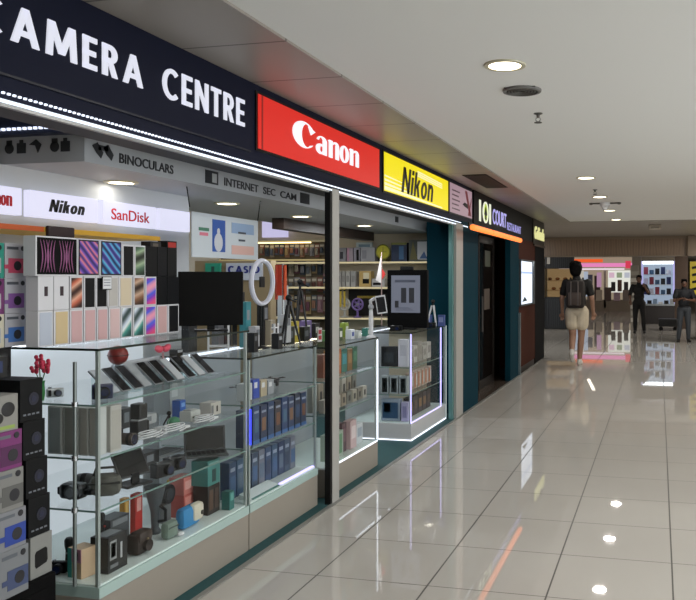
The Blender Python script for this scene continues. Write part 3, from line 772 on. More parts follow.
# black lens cartons, white carton and camera cartons on a low black platform
pf = root('low_platform', 'low black platform under the carton stacks at the left edge', 'platform', (-2.4, 2.3, 0))
bx((-.265, -.4, .004), (.12, .29, .405), .006).build('body', M('#030304', .7, 0, 0, 0, 8, .1), pf)
bx((.12, -.36, .05), (.123, .25, .36)).build('front_panel', M('#050506', .7, 0, 0, 0, 8, .1), pf)
LBX = -2.30
zs = [(.405, 548, 30.5, 52), (.565, 507, 28.5, 50), (.715, 470, 26, 47.5), (.862, 438, 23, 45), (1.007, 401, 20, 42.5)]
tops = [.565, .715, .862, 1.007, 1.165]
for k in range(5):
    z0, _, ua, ub = zs[k]
    ya, yb = YX(ua, LBX), YX(ub, LBX)
    hh = tops[k] - z0 - .001
    if k == 0:
        o = carton('carton', 'white carton with black square picture under the black lens boxes', 'box', (LBX, (ya + yb) / 2, z0), yb - ya, .14, hh, M('#80817e', .5))
        MB().prism([(-.032, .045), (-.026, .036), (.024, .045), (.03, .055), (.028, .098), (.02, .105), (-.025, .1), (-.032, .09)], -.0016, 0).build('product_picture', BLACK, o)
    else:
        o = carton('lens_box', 'black lens carton with dim blue circle, %s of the leaning stack' % ('bottom', 'second up', 'third up', 'topmost')[k - 1], 'box', (LBX, (ya + yb) / 2, z0), yb - ya, .14, hh, M('#060709', .6, 0, 0, 0, 8, .2))
        MB().cyl((.01, -.0016, hh * .52), .024, .002, 20, 'Y').build('lens_picture', M('#0e1226', .4), o)
        MB().cyl((.01, -.0024, hh * .52), .012, .002, 16, 'Y').build('glass_picture', M('#161b36', .3), o)
        mb = MB()
        for q in range(4): mb.box((-.04 + q * .021, -.0016, hh * .14), (-.027 + q * .021, 0, hh * .18))
        mb.build('caption', M('#6a6e76', .5), o)
CBX = -2.25
yl = [(.405, 28.5, 'grey-white carton with small blue camera picture at the stack bottom', '#74777b', '#3a4668'), (.575, 26, 'white carton with bright blue camera picture at the left edge', '#7b7d82', '#1e3a8c'),
      (.715, 23.5, 'white carton with grey camera picture between blue and magenta ones', '#7a7a77', '#585856'), (.862, 22, 'magenta and white carton at the left edge', '#6e2664', '#4c1648'), (1.0, 18, 'white carton with black earphone picture topmost at the left edge', '#84837e', '#0c0c0e')]
zt = [.575, .715, .862, 1.0, 1.13]
for k, (z0, ub, lab, bc, cc) in enumerate(yl):
    yb = YX(ub, CBX); hh = zt[k] - z0 - .001
    o = carton('camera_box', lab, 'box', (CBX, yb - .065, z0), .13, .1, hh, M(bc, .5))
    if k == 4:
        MB().ell((.02, -.001, hh * .6), (.03, .0015, .026)).build('earphone_picture', M(cc, .4), o)
        MB().ell((-.02, -.001, hh * .38), (.02, .0015, .018)).build('earphone_picture', M(cc, .4), o)
        bx((-.05, -.0014, .008), (.05, 0, .02)).build('green_line', M('#8aa050', .5), o)
    else:
        camera_picture(o, .13, hh, cc, .12)
o = carton('carton', 'big black carton behind the lens boxes at the left edge', 'box', (-2.47, 2.44, .9), .22, .1, .34, M('#08080b', .35), [('label', M('#5a5c66', .5), .35, .55, .62, .72), ('sticker', M('#20305a', .4), .1, .9, .82, .95)])
o.location.z = .405; o.scale = (1, 1, 1)
for v_ in o.data.vertices:
    if v_.co.z > .1: v_.co.z += .495
for ch in o.children: ch.location.z += .495

# ------------------------------------------------------------------ goods inside the near showcase
def at(u, x, z, ymax=None):
    y = YX(u, x)
    if z < 1.03 and x > -2.9:                    # keep inside the case it stands in
        lo, hi = (2.86, 3.955) if u < 241 else (4.09, 4.88)
        y = min(max(y, lo), hi)
    return (x, y, z)
# flower vase
fv = root('flower_vase', 'pink artificial flowers in a green vase beside the lens boxes', 'flowers', at(42, -2.38, 1.016))
fv.location.y = 2.86; fv.location.x = XY(41, 2.86)
MB().lathe([(.012, 0), (.016, .03), (.014, .075), (.017, .085)], 14).build('vase', M('#2c7a3a', .4), fv, True)
mb = MB()
for a in range(5): mb.tube([(0, 0, .07), (.015 * math.cos(a * 1.3), .015 * math.sin(a * 1.3), .11), (.022 * math.cos(a * 1.3), .022 * math.sin(a * 1.3), .13 + .02 * (a % 3))], .002, 6)
mb.build('stems', M('#2a6a30', .6), fv)
for a in range(5):
    mb = MB(); cx, cy, c_z = .024 * math.cos(a * 1.3), .024 * math.sin(a * 1.3), .135 + .022 * (a % 3)
    for q in range(5): mb.ell((cx + .011 * math.cos(q * 1.257), cy + .008 * math.sin(q * 2.1), c_z + .011 * math.sin(q * 1.257)), (.010, .007, .010), 8, 6)
    mb.build('blossom', M('#d83c5a', .6), fv, True)
def compact_camera(label, loc, rz, body, w_=.095, h_=.055, d_=.03, group=None, lens=.022):
    o = root('compact_camera', label, 'camera', loc, rz, group)
    bx((-w_ / 2, 0, 0), (w_ / 2, d_, h_), .006).build('body', body, o)
    mb = MB(); mb.tube([(w_ * .1, 0, h_ * .48), (w_ * .1, -.02, h_ * .48)], lens, 20); mb.build('lens_barrel', DARK, o, True)
    MB().tube([(w_ * .1, -.0205, h_ * .48), (w_ * .1, -.022, h_ * .48)], lens * .7, 20).build('lens_glass', M('#1a2340', .08), o, True)
    MB().cyl((-w_ * .3, d_ * .5, h_), .008, .006, 12).build('shutter_button', STEEL, o)
    bx((-w_ * .42, -.004, .006), (-w_ * .25, 0, h_ * .85), .002).build('grip', DARK, o)
    return o
compact_camera('small silver compact camera at the near end of the upper shelf', (-2.60, 2.95, 1.016), .9, M('#b9bcc0', .3, .4), .07, .04, lens=.015)
compact_camera('small navy blue camera on the upper shelf near the corner post', (-2.36, 2.95, 1.016), .7, M('#1c2548', .35), .085, .065)
# phones sloping on clear wedges
def display_phone(label, y, col, wd=.072, ln=.15, x=-2.36, group='phones sloping on the upper shelf', frame='#8c8f94'):
    o = root('display_phone', label, 'phone', (x, y, 1.016), PI / 2, group)
    ang = math.radians(42)
    R = Matrix.Translation((0, .0, .012)) @ Matrix.Rotation(ang, 4, 'X')
    MB().box((-wd / 2, 0, 0), (wd / 2, ln, .008), R, .003).build('body', M(frame, .3, .5), o)
    MB().box((-wd / 2 + .003, .003, .008), (wd / 2 - .003, ln - .003, .0092), R).build('screen', M(col, .18), o)
    MB().prism([(0, 0), (.10, .0), (.10, .088)], -wd * .35, wd * .35, Matrix.Rotation(PI / 2, 4, 'Z')).build('clear_wedge', glass((.9, .95, .95)), o)
    return o
cols = [(116, '#a9adb2', 'silver'), (128, '#121318', 'black'), (140, '#1a1b20', 'black'), (149, '#9da0a4', 'grey'), (160, '#0f1014', 'black'), (172, '#141419', 'black'), (182, '#b4b6ba', 'white'), (193, '#101116', 'black'), (203, '#b8babd', 'white'), (212, '#14151a', 'black')]
for k, (u, c, nm) in enumerate(cols):
    display_phone('%s phone on a clear wedge, %s from the corner post on the upper shelf' % (nm, ORD[k]), YX(u, -2.36) - .01, c, .062 if k else .075)
# red ball speaker on a silver cone
sp = root('ball_speaker', 'dark red ball on a silver cone stand behind the sloping phones', 'speaker', at(118, -2.60, 1.016))
MB().lathe([(.036, 0), (.034, .005), (.022, .09), (.024, .10)], 20).build('cone_stand', M('#b4bcc4', .25, .5), sp, True)
MB().ell((0, 0, .148), (.048, .048, .048), 24, 16).build('ball', M('#7a1c1a', .35), sp, True)
MB().torus((0, 0, .148), .0485, .002, 32, 6, Matrix.Translation((0, 0, .148)) @ Matrix.Rotation(PI / 2, 4, 'X') @ Matrix.Translation((0, 0, -.148))).build('seam_ring', DARK, sp, True)
rb = root('ribbon_bow', 'pink ribbon bow behind the sloping phones', 'bow', at(163, -2.6, 1.016))
MB().tube([(0, 0, 0), (0, 0, .13)], .006, 8).build('stem', M('#b8888c', .5), rb)
for sgn in (-1, 1): MB().ell((0, sgn * .035, .15), (.012, .035, .02), 12, 8, Matrix.Rotation(sgn * .3, 3, 'X')).build('loop', M('#d84a62', .5), rb, True)
MB().ell((0, 0, .15), (.014, .012, .014)).build('knot', M('#c03a52', .5), rb, True)
carton('cube_speaker', 'small black cube behind the white sloping phones', 'box', at(180, -2.62, 1.016), .055, .05, .13, GLOSSB, [('label', M('#9a9ca0', .5), .1, .9, .86, .97)])
rl = root('paper_roll', 'grey cylindrical roll lying behind the sloping phones near the far end', 'roll', (-2.75, 3.72, 1.085))
rl.location.z = 1.016 + .045
MB().tube([(0, -.17, 0), (0, .17, 0)], .045, 24).build('roll', M('#8f9296', .5), rl, True)
for yy in (-.172, .172): MB().tube([(0, yy - .003, 0), (0, yy + .003, 0)], .03, 20).build('end_cap', GREY, rl, True)

# middle shelf: pale slim boxes, flash, green pouch...
z2 = .791
for k, (ua, ub, c) in enumerate(((47.5, 62, '#8c9496'), (63, 78, '#8f8f8a'), (79, 88, '#a2a09a'), (89, 97, '#b4b2ac'), (98.5, 109, '#a6a39b'))):
    xx = -2.44 if k < 3 else -2.36
    ya = max(2.83, YX(ua, xx)) if k else 2.83
    y_ = 2.85
    if k < 4:   # they face the entrance side
        xa, xb_ = XY(ua, y_), XY(ub, y_)
        o = carton('lens_carton', 'pale grey slim carton, %s from the entrance end on the middle shelf' % ORD[k], 'box', ((xa + xb_) / 2, y_, z2), xb_ - xa - .002, .06, .205, M('#b9bcba', .5), [('grey_label', M(c, .5), .12, .88, .03, .97)], 0)
    else:
        o = carton('lens_carton', 'cream slim carton just right of the corner post, middle shelf', 'box', (-2.30, 2.96, z2), .07, .05, .20, M('#b4b2ac', .5), [('label', M(c, .5), .1, .9, .05, .9)])
def lens(label, loc, rz, L=.08, R=.034, mat=DARK, lying=True, group=None):
    o = root('camera_lens', label, 'lens', loc, rz, group)
    mm = (Matrix.Translation((0, L / 2, R)) @ Matrix.Rotation(PI / 2, 4, 'X')) if lying else Matrix()
    z0 = 0
    MB().lathe([(R * .8, 0), (R * .82, L * .1), (R * .95, L * .12), (R * .95, L * .5), (R, L * .52), (R, L * .94), (R * .92, L)], 22, mm).build('barrel', mat, o, True)
    MB().lathe([(R * .985, L * .6), (R * 1.03, L * .61), (R * 1.03, L * .8), (R * .985, L * .81)], 22, mm).build('focus_ring', M('#0c0c0e', .7), o, True)
    MB().lathe([(R * .8, L), (R * .75, L * 1.005), (.002, L * 1.012)], 22, mm).build('front_glass', M('#151d33', .06), o, True)
    return o
lens('small black lens standing on the middle shelf beside the corner post', at(117, -2.45, z2), 0, .06, .026, DARK, False)
lens('brownish camera lens lying at the front of the middle shelf', at(128, -2.33, z2), PI / 2, .07, .028, M('#3a3028', .5))
fl = root('flash_unit', 'tall black flash unit with side pouch on the middle shelf', 'flash', at(143, -2.40, z2), PI / 2)
bx((-.035, 0, 0), (.035, .05, .075), .006).build('battery_body', M('#1b1c1e', .45), fl)
bx((-.03, -.005, .08), (.03, .05, .155), .006).build('head', M('#141516', .4), fl)
bx((-.035, -.002, .075), (.03, .04, .081)).build('pale_band', LGREY, fl)
bx((.035, .005, .0), (.062, .045, .07), .012).build('side_pouch', M('#1c1c1c', .7), fl)
cb = root('coiled_cable', 'loose white coiled cable lying at the front of the middle shelf', 'cable', at(150, -2.33, z2))
MB().tube([(.03 * math.cos(a * .35) - .0, .09 * math.sin(a * .35) * (1 - a * .004), .004 + .0006 * a) for a in range(55)], .0035, 6).build('coil', M('#c9cacc', .4), cb, True)
bx((-.01, .08, 0), (.012, .12, .012), .002).build('plug', WHITE, cb)
pu = root('round_pouch', 'small green round pouch on the middle shelf', 'pouch', at(177, -2.36, z2), PI / 2)
MB().ell((0, .02, .028), (.042, .025, .028), 18, 12).build('body', M('#2c6a4a', .6), pu, True)
MB().torus((0, .02, .028), .04, .002, 30, 6, None, 1, .65).build('zip', M('#c4ccc0', .5), pu, True)
mt = root('mini_tripod', 'black miniature tripod behind the green pouch', 'tripod', at(169, -2.45, z2))
for a in range(3): MB().tube([(0, 0, .05), (.03 * math.cos(a * 2.09), .03 * math.sin(a * 2.09), .003)], .004, 8).build('leg', BLACK, mt)
MB().ell((0, 0, .06), (.012, .012, .012)).build('ball_head', BLACK, mt, True)
carton('carton', 'small bright blue carton behind the green pouch', 'box', at(183, -2.52, z2), .05, .05, .09, M('#2456a8', .45), [('label', M('#7aa0d8', .5), .2, .8, .6, .85)])
pr = root('photo_printer', 'small white box printer on the middle shelf', 'printer', at(196, -2.38, z2), PI / 2)
bx((-.045, 0, 0), (.045, .07, .055), .006).build('body', M('#b8bab6', .4), pr); bx((-.03, -.002, .02), (.03, 0, .027)).build('slot', DARK, pr); bx((-.03, .01, .055), (.03, .06, .06), .002).build('lid', M('#a5a7a4', .4), pr)
carton('carton', 'white carton with small black mark at the far end, middle shelf', 'box', at(216, -2.38, z2), .10, .07, .07, M('#b6b2aa', .5), [('black_mark', BLACK, .55, .68, .25, .7), ('grey_label', GREY, .05, .25, .15, .8)])
carton('carton', 'large pale grey carton at the back of the middle shelf', 'box', (-2.62, 3.88, z2), .14, .1, .19, M('#9da3a4', .5), [('label', M('#b9bfc0', .5), .1, .5, .5, .9)])
carton('carton', 'pale grey blank carton at the back behind the flash unit', 'box', (-2.80, 3.62, z2), .16, .1, .17, M('#a3a8ac', .5), [('label', M('#8a9096', .5), .1, .8, .1, .3)])

# third shelf
z3 = .575
vr = root('goggle_headset', 'black goggle headset with round grey eyepiece near the entrance end', 'headset', (XY(68, 2.9), 2.9, z3), 0)
bx((-.055, 0, .005), (.055, .07, .075), .02).build('shell', M('#121316', .4), vr)
MB().tube([(.018, -.012, .042), (.018, .01, .042)], .03, 22).build('eyepiece', M('#60646a', .4), vr, True)
MB().tube([(.018, -.014, .042), (.018, -.011, .042)], .02, 22).build('lens_glass', M('#8d949c', .1), vr, True)
bx((-.075, .02, .02), (-.055, .05, .055), .006).build('side_button', BLACK, vr)
bx((.055, .02, .025), (.10, .05, .05), .01).build('strap', DARK, vr)
bgc = root('camera_bag', 'rounded grey camera bag beside the black headset', 'bag', (XY(104, 2.98), 2.98, z3), .5)
MB().box((-.065, 0, 0), (.065, .09, .10), None, .035).build('body', M('#55554f', .7, 0, 0, .3, 30), bgc, True)
bx((-.066, -.002, .06), (.066, .02, .068), .002).build('zip', M('#2a2a28', .5), bgc)
MB().tube([(-.05, .045, .09), (-.04, .045, .125), (.04, .045, .125), (.05, .045, .09)], .006, 8).build('handle', M('#2e2e2b', .6), bgc, True)
lens('grey camera lens lying above the headset, near the corner post', (XY(90, 3.1), 3.1, z3), -1.2, .11, .036, M('#4a4c4e', .4))
def tablet(label, loc, rz, w_, h_, tilt, stand=True, scr_c='#121316'):
    o = root('tablet', label, 'tablet', loc, rz)
    R = Matrix.Translation((0, 0, .045)) @ Matrix.Rotation(tilt, 4, 'X')
    MB().box((-w_ / 2, 0, 0), (w_ / 2, .009, h_), R, .003).build('body', M('#202226', .35), o)
    MB().box((-w_ / 2 + .008, -.001, .008), (w_ / 2 - .008, .0, h_ - .008), R).build('screen', M(scr_c, .1), o)
    bx((-w_ * .42, -.03, 0), (w_ * .42, .08, .012), .004).build('stand_base', M('#0c0c0e', .4), o)
    MB().box((-.02, .0, .01), (.02, .012, .06), None).build('stand_arm', BLACK, o)
    return o
tablet('black tablet leaning on a dark stand on the lower shelf', at(136, -2.38, z3), PI / 2 - .25, .17, .13, -.55)
lp = root('laptop', 'small open dark laptop at the far end of the lower shelf', 'laptop', at(205, -2.46, z3), PI * .5 - .9)
bx((-.11, -.14, 0), (.11, .0, .012), .003).build('keyboard_base', M('#3b3f40', .4), lp)
mb = MB()
for a in range(8):
    for b in range(4): mb.box((-.1 + a * .025, -.1 + b * .02, .012), (-.08 + a * .025, -.085 + b * .02, .014))
mb.build('keys', DARK, lp)
R = Matrix.Translation((0, 0, .012)) @ Matrix.Rotation(-.2, 4, 'X')
MB().box((-.11, 0, 0), (.11, .008, .13), R, .002).build('lid', M('#26282a', .4), lp)
MB().box((-.1, -.001, .008), (.1, 0, .122), R).build('screen', M('#16181b', .12), lp)
for k, (u, xx, lab) in enumerate(((166, -2.34, 'black camera body lying on the lower shelf beside the tablet'), (178, -2.36, 'black camera body on the lower shelf in front of the laptop'))):
    compact_camera(lab, at(u, xx, z3), PI / 2 - .2, M('#141517', .45), .11, .07, .05, None, .026)
kb = root('keyboard', 'slim grey keyboard lying behind the camera bodies on the lower shelf', 'keyboard', at(168, -2.6, z3), PI / 2)
bx((-.15, 0, 0), (.15, .12, .015), .003).build('case', M('#6f7274', .4), kb)
mb = MB()
for a in range(12):
    for b in range(4): mb.box((-.14 + a * .0235, .01 + b * .027, .015), (-.121 + a * .0235, .03 + b * .027, .019))
mb.build('keys', M('#4c4f52', .5), kb)

for k, (u, xx, z, c, lab, dims) in enumerate((
        (137, -2.52, z3, '#b9bcbe', 'white flat carton behind the tilted tablet', (.14, .08, .05)), (152, -2.56, z3, '#2a2c30', 'black flat carton behind the camera bodies', (.12, .08, .07)),
        (150, -2.56, z2, '#bfc2c4', 'white flat carton behind the tall flash unit', (.11, .07, .05)), (164, -2.34, z2, '#c8cacc', 'white adapter beside the green pouch', (.05, .04, .03)),
        (205, -2.32, z2, '#8b8f92', 'grey adapter in front of the white boxes, middle shelf', (.05, .04, .025)), (128, -2.60, z2, '#3a3d42', 'dark grey carton behind the standing lens', (.08, .06, .10)))):
    carton('accessory_carton', lab, 'box', at(u, xx, z), dims[0], dims[1], dims[2], M(c, .45), [('label', M('#7f858b', .5), .15, .6, .3, .8)])
for k, (u, lab) in enumerate(((174, 'second white cable coil lying in front of the green pouch'), (204, 'third white cable coil lying in front of the box printer'))):
    dup(cb, (-2.32, min(YX(u, -2.32), 3.9), z2), 0, lab)
# showcase deck
z4 = .266
def onfloor(u, v, z): p = PZ(u, v, z); return (p.x, p.y, z)
tc_ = root('torch', 'black upright torch on a flat base at the entrance end of the deck', 'torch', (XY(69, 2.95), 2.95, z4))
bx((-.05, -.03, 0), (.05, .05, .02), .006).build('base', M('#141619', .4), tc_)
MB().lathe([(.016, .02), (.014, .08), (.018, .10), (.019, .125), (.012, .135)], 16).build('barrel', DARK, tc_, True)
MB().cyl((0, -.017, .07), .004, .004, 10, 'Y').build('switch', GREY, tc_)
compact_camera('black camera lying on the deck at the entrance end', (XY(57, 2.88), 2.88, z4), .2, BLACK, .07, .05, .03)
o = carton('gift_box', 'small teal, pink and tan carton on the deck beside the corner post', 'box', (XY(77, 2.87), 2.855, z4), .082, .08, .125, M('#c4a888', .5), [('teal_side', M('#2a8a80', .5), 0, .3, 0, 1), ('pink_top', M('#b07a90', .5), .3, 1, .55, 1), ('dark_square', M('#4a4450', .5), .45, .8, .62, .9)], -.2)
hd = root('selfie_grip', 'black upright hand grip behind the corner post on the deck', 'grip', (-2.47, 3.08, z4))
MB().lathe([(.03, 0), (.028, .012), (.013, .02), (.015, .09), (.012, .16), (.016, .20), (.01, .21)], 16).build('grip', DARK, hd, True)
MB().cyl((.014, 0, .15), .005, .005, 10, 'X').build('button', M('#8a2a24', .4), hd)
o = carton('camera_carton', 'black camera carton with white framed picture on the deck', 'box', at(118, -2.31, z4), .125, .09, .155, M('#1b1b1c', .45), [('white_frame', M('#8d9090', .5), .08, .42, .35, .88), ('dark_window', M('#1e2124', .4), .13, .37, .42, .82), ('white_mark', LGREY, .62, .72, .3, .75), ('caption', GREY, .1, .5, .12, .22)])
bx((-.05, .02, .155), (.05, .08, .1565)).build('top_print', M('#7c8286', .5), o)
carton('camera_carton', 'dark grey flat carton behind the black camera carton', 'box', at(120, -2.44, z4), .13, .08, .17, M('#3c4044', .45), [('label', M('#6d7276', .5), .1, .9, .8, .95)])
carton('battery_pack', 'small yellow carton standing behind the black camera carton', 'box', at(127, -2.54, z4), .035, .03, .20, M('#c08a2a', .5), [('label', M('#e0c070', .5), .2, .8, .6, .9)])
carton('card_box', 'small red carton behind the brown leather case', 'box', at(139, -2.50, z4), .055, .03, .215, M('#b0302a', .5), [('label', M('#d8a098', .5), .2, .8, .6, .9)])
lc = root('leather_case', 'brown leather camera case on the deck', 'camera case', at(146, -2.32, z4), PI / 2)
MB().box((-.055, 0, 0), (.055, .07, .10), None, .02).build('body', M('#2c201a', .6, 0, 0, .3, 20), lc, True)
MB().box((-.05, -.008, .05), (.05, .06, .108), None, .02).build('flap', M('#33251d', .6), lc, True)
MB().tube([(.0, -.02, .04), (.0, .0, .04)], .026, 18).build('lens_bulge', M('#281c16', .6), lc, True)
MB().cyl((0, -.012, .07), .006, .006, 10, 'Y').build('snap', M('#a89878', .3, .8), lc)
mg = root('loud_hailer', 'grey cone loud hailer standing on the deck behind the leather case', 'megaphone', at(155, -2.46, z4))
MB().lathe([(.028, 0), (.03, .012), (.018, .03), (.022, .11), (.05, .23), (.053, .235)], 22).build('horn', M('#4b5054', .4), mg, True)
MB().lathe([(.05, .232), (.01, .2)], 22).build('mouth', DARK, mg, True)
MB().tube([(.02, 0, .06), (.06, 0, .07), (.06, 0, .12), (.03, 0, .14)], .008, 8).build('handle', DARK, mg, True)
ds = root('disc_speaker', 'black disc speaker standing behind the loud hailer', 'speaker', at(168, -2.50, z4), PI / 2)
bx((-.03, .0, 0), (.03, .05, .10), .006).build('foot', GREY, ds)
MB().tube([(0, -.01, .15), (0, .03, .15)], .05, 26).build('disc', M('#1c1f24', .4), ds, True)
MB().tube([(0, -.013, .15), (0, -.009, .15)], .03, 22).build('cone', M('#30353c', .4), ds, True)
pg = root('soft_pouch', 'soft grey pouch at the front of the deck', 'pouch', at(174, -2.32, z4), PI / 2)
MB().box((-.045, 0, 0), (.045, .05, .085), None, .02).build('body', M('#6f7f74', .7), pg, True)
bx((-.04, -.003, .055), (.04, 0, .06)).build('zip', M('#4a564e', .5), pg)
MB().ell((.04, -.01, .01), (.02, .015, .01)).build('white_tag', WHITE, pg, True)
bp = root('soft_pouch', 'plump blue pouch with cream front panel, standing in for a plush toy', 'pouch', at(194, -2.33, z4), PI / 2)  # plain pouch made up in place of a plush toy
MB().box((-.085, 0, 0), (.075, .06, .11), None, .03).build('body', M('#2f7fb4', .7), bp, True)
MB().box((-.01, -.012, .02), (.085, .04, .115), None, .028).build('front_panel', M('#cdc7b4', .7), bp, True)
MB().cyl((.055, -.016, .06), .012, .006, 16, 'Y').build('toggle', M('#2a2622', .5), bp)
yt = root('toy_duckling_box', 'small yellow carton behind the grey pouch', 'box', at(178, -2.58, z4), PI / 2)
yt.name = 'gift_box'
bx((-.03, 0, 0), (.03, .05, .17), .002).build('body', M('#c9a832', .5), yt); bx((-.02, -.001, .1), (.02, 0, .15)).build('label', M('#e2d49a', .5), yt)
carton('gift_box', 'salmon pink carton stacked low at the back of the deck', 'box', at(190, -2.46, z4), .11, .09, .12, M('#b4564e', .5), [('label', M('#d0887e', .5), .1, .6, .5, .9)])
carton('gift_box', 'salmon pink carton on top of another at the back', 'box', at(190, -2.46, z4 + .121), .11, .09, .09, M('#c2746c', .5), [('label', M('#d8a098', .5), .1, .6, .3, .8)])
o = carton('gadget_box', 'black carton with brown pictures under the teal one, far end of deck', 'box', at(214, -2.36, z4), .115, .09, .155, M('#1d1715', .45), [('picture', M('#5a4438', .5), .1, .42, .15, .85), ('picture', M('#4a3a34', .5), .55, .9, .15, .85)])
o = carton('gadget_box', 'teal carton with dark drink picture on the black carton', 'box', at(214, -2.36, z4 + .156), .12, .10, .135, M('#3f7d78', .5), [('dark_picture', M('#1c3a3a', .5), .35, .65, .12, .62), ('pale_frame', M('#7fb0a8', .5), .08, .92, .84, .92)])
carton('gadget_box', 'narrow dark teal carton at the far glass end of the deck', 'box', at(232, -2.30, z4), .05, .05, .10, M('#2d6a66', .5), [('label', M('#64a098', .5), .2, .8, .5, .9)])
carton('gadget_box', 'narrow dark grey carton stack end beside the far glass', 'box', at(232, -2.43, z4), .05, .06, .27, M('#34403f', .5), [('label', M('#54706c', .5), .2, .8, .6, .9)])

# ------------------------------------------------------------------ blue carton showcase
bl_cols = ['#1f3558', '#24406a', '#1a2c4c', '#223c60', '#2a2c3a', '#1d3a68', '#22365a', '#1b2a44']
pic = ['#6e4a38', '#3f5f7a', '#7a5a44', '#2f4668']
y = 4.05; k = 0
while y < 4.84:
    wd = .078
    carton('accessory_carton', 'dark blue upright carton, %s from the near glass on the middle shelf' % ORD[k], 'box', (-2.30, y + wd / 2, .571), wd - .004, .06, .215 + .01 * (k % 2), M(bl_cols[k % 8], .35),
           [('product_picture', M(pic[k % 4], .4), .2, .8, .3, .66), ('white_caption', M('#8d98ac', .5), .15, .85, .8, .86), ('blue_foot', M('#39639a', .4), .0, 1, .0, .1)], group='dark blue cartons on the middle shelf')
    y += wd + .012; k += 1
y = 4.05; k = 0
while y < 4.85:
    wd = .078
    carton('accessory_carton', 'blue-grey upright carton, %s from the near glass on the deck' % ORD[k], 'box', (-2.40, y + wd / 2, .266), wd - .004, .06, .215, M(['#2a4468', '#34506e', '#22385c', '#3c4e66', '#6a6f7e'][k % 5], .35),
           [('product_picture', M(['#3a5a80', '#56677a', '#2a3a52'][k % 3], .4), .15, .85, .2, .62), ('white_caption', M('#98a2b4', .5), .15, .8, .74, .84)], group='blue-grey cartons on the deck')
    y += wd + .007; k += 1
wp = root('display_wedge', 'white sloping display board lying at the front of the blue carton deck', 'board', (-2.31, 4.26, .266))
MB().prism([(-.05, 0), (.035, 0), (-.05, .03)], -.17, .17).build('board', M('#c8d4d6', .4), wp); bx((.02, -.16, 0), (.034, .16, .006)).build('front_lip', GLE, wp)
zs2 = .821
for k, (u, c, lab, h) in enumerate(((249, '#b7b9ba', 'white carton first on the top shelf of the blue carton showcase', .10), (256.5, '#2c48a4', 'bright blue carton on the top shelf beside the white one', .115), (264, '#a99c84', 'tan carton on the top shelf beside the bright blue one', .10), (271, '#8f949a', 'grey carton on the top shelf beside the tan one', .09))):
    carton('accessory_carton', lab, 'box', at(u, -2.36, zs2), .075, .06, h, M(c, .4), [('label', M('#d0d2d6', .5), .15, .6, .55, .85)])
for k, u in enumerate((4.40, 4.54, 4.68, 4.82)):
    o = root('action_gimbal', 'small dark grey drone-like gimbal, %s along the top shelf by the post' % ORD[k], 'gimbal', (-2.52, u, zs2), .1)
    bx((-.03, -.02, .02), (.03, .02, .055), .008).build('body', M('#3a3d44', .4), o)
    for sx in (-1, 1):
        for sy_ in (-1, 1):
            MB().tube([(0, 0, .045), (sx * .045, sy_ * .045, .055)], .004, 6).build('arm', M('#2a2c32', .4), o)
            MB().cyl((sx * .045, sy_ * .045, .05), .016, .006, 12).build('rotor_hub', M('#22242a', .4), o)
    mb = MB()
    for sx in (-1, 1): mb.box((sx * .02 - .003, -.02, 0), (sx * .02 + .003, .02, .022))
    mb.build('feet', BLACK, o)

# things standing on the blue carton showcase
zc = 1.091
mo = root('monitor', 'black flat monitor seen square-on atop the near showcase', 'monitor', (-2.43, 3.80, Z1), .56)
mo.location = (PZ(211, 331, Z1 + .001).x, PZ(211, 331, Z1 + .001).y, Z1 + .001)
bx((-.172, 0, .03), (.172, .03, .33), .004).build('panel', M('#050506', .5, 0, 0, 0, 8, .15), mo)
bx((-.165, -.001, .04), (.165, 0, .322)).build('screen', M('#030304', .4, 0, 0, 0, 8, .15), mo)
bx((-.02, .02, .0), (.02, .035, .1)).build('stand_neck', BLACK, mo); bx((-.09, -.04, 0), (.09, .08, .008), .003).build('stand_foot', BLACK, mo)
rg = root('ring_light', 'white ring light on a thin stand beside the black monitor', 'ring light', at(262, -2.5, zc), PI / 2)
MB().torus((0, 0, 1.52 - zc), .140, .014, 48, 12).build('ring', M('#c6c9d6', .35), rg, True)
MB().torus((0, -.01, 1.52 - zc), .140, .009, 48, 8).build('diffuser', M('#d2d4e2', .4), rg, True)
MB().tube([(0, .01, .01), (0, .01, 1.52 - zc - .15)], .006, 8).build('pole', BLACK, rg)
MB().lathe([(.05, 0), (.05, .008), (.01, .014)], 18).build('foot', BLACK, rg, True)
bx((-.03, -.006, .395), (.03, .006, .465), .004).build('phone_clamp', DARK, rg)
fr = root('white_rack', 'white wire rack with dark goods behind the ring light', 'rack', (-2.70, 4.43, zc), .6)
mb = MB()
for xx in (-.06, .06): mb.box((xx - .006, 0, 0), (xx + .006, .012, .46))
mb.build('uprights', WHITE, fr)
for zz in (.02, .12, .24, .36, .44): bx((-.06, 0, zz), (.06, .1, zz + .008)).build('tier', WHITE, fr)
for k, (u, c, h, lab) in enumerate(((258, '#b9bac0', .14, 'white slim carton standing under the ring light'), (266, '#1c1c20', .30, 'tall black carton behind the ring light pole'), (273, '#a79c88', .17, 'tan slim carton right of the ring light pole'), (281, '#18191c', .12, 'low black carton right of the tan one'), (289, '#c2c6ca', .20, 'white carton with teal edge near the red straps'))):
    carton('accessory_carton', lab, 'box', at(u, -2.55 - .04 * (k % 2), zc), .065, .05, h, M(c, .45), [('label', M('#7d828a', .5), .2, .8, .6, .85)])
lad = root('phone_riser', 'white ladder-like phone riser on the blue carton showcase', 'riser', at(277, -2.42, zc), PI / 2)
mb = MB()
for xx in (-.025, .025): mb.box((xx - .004, 0, 0), (xx + .004, .01, .16))
mb.build('rails', WHITE, lad)
for zz in (.01, .05, .09, .13): bx((-.025, 0, zz), (.025, .03, zz + .006)).build('step', WHITE, lad)
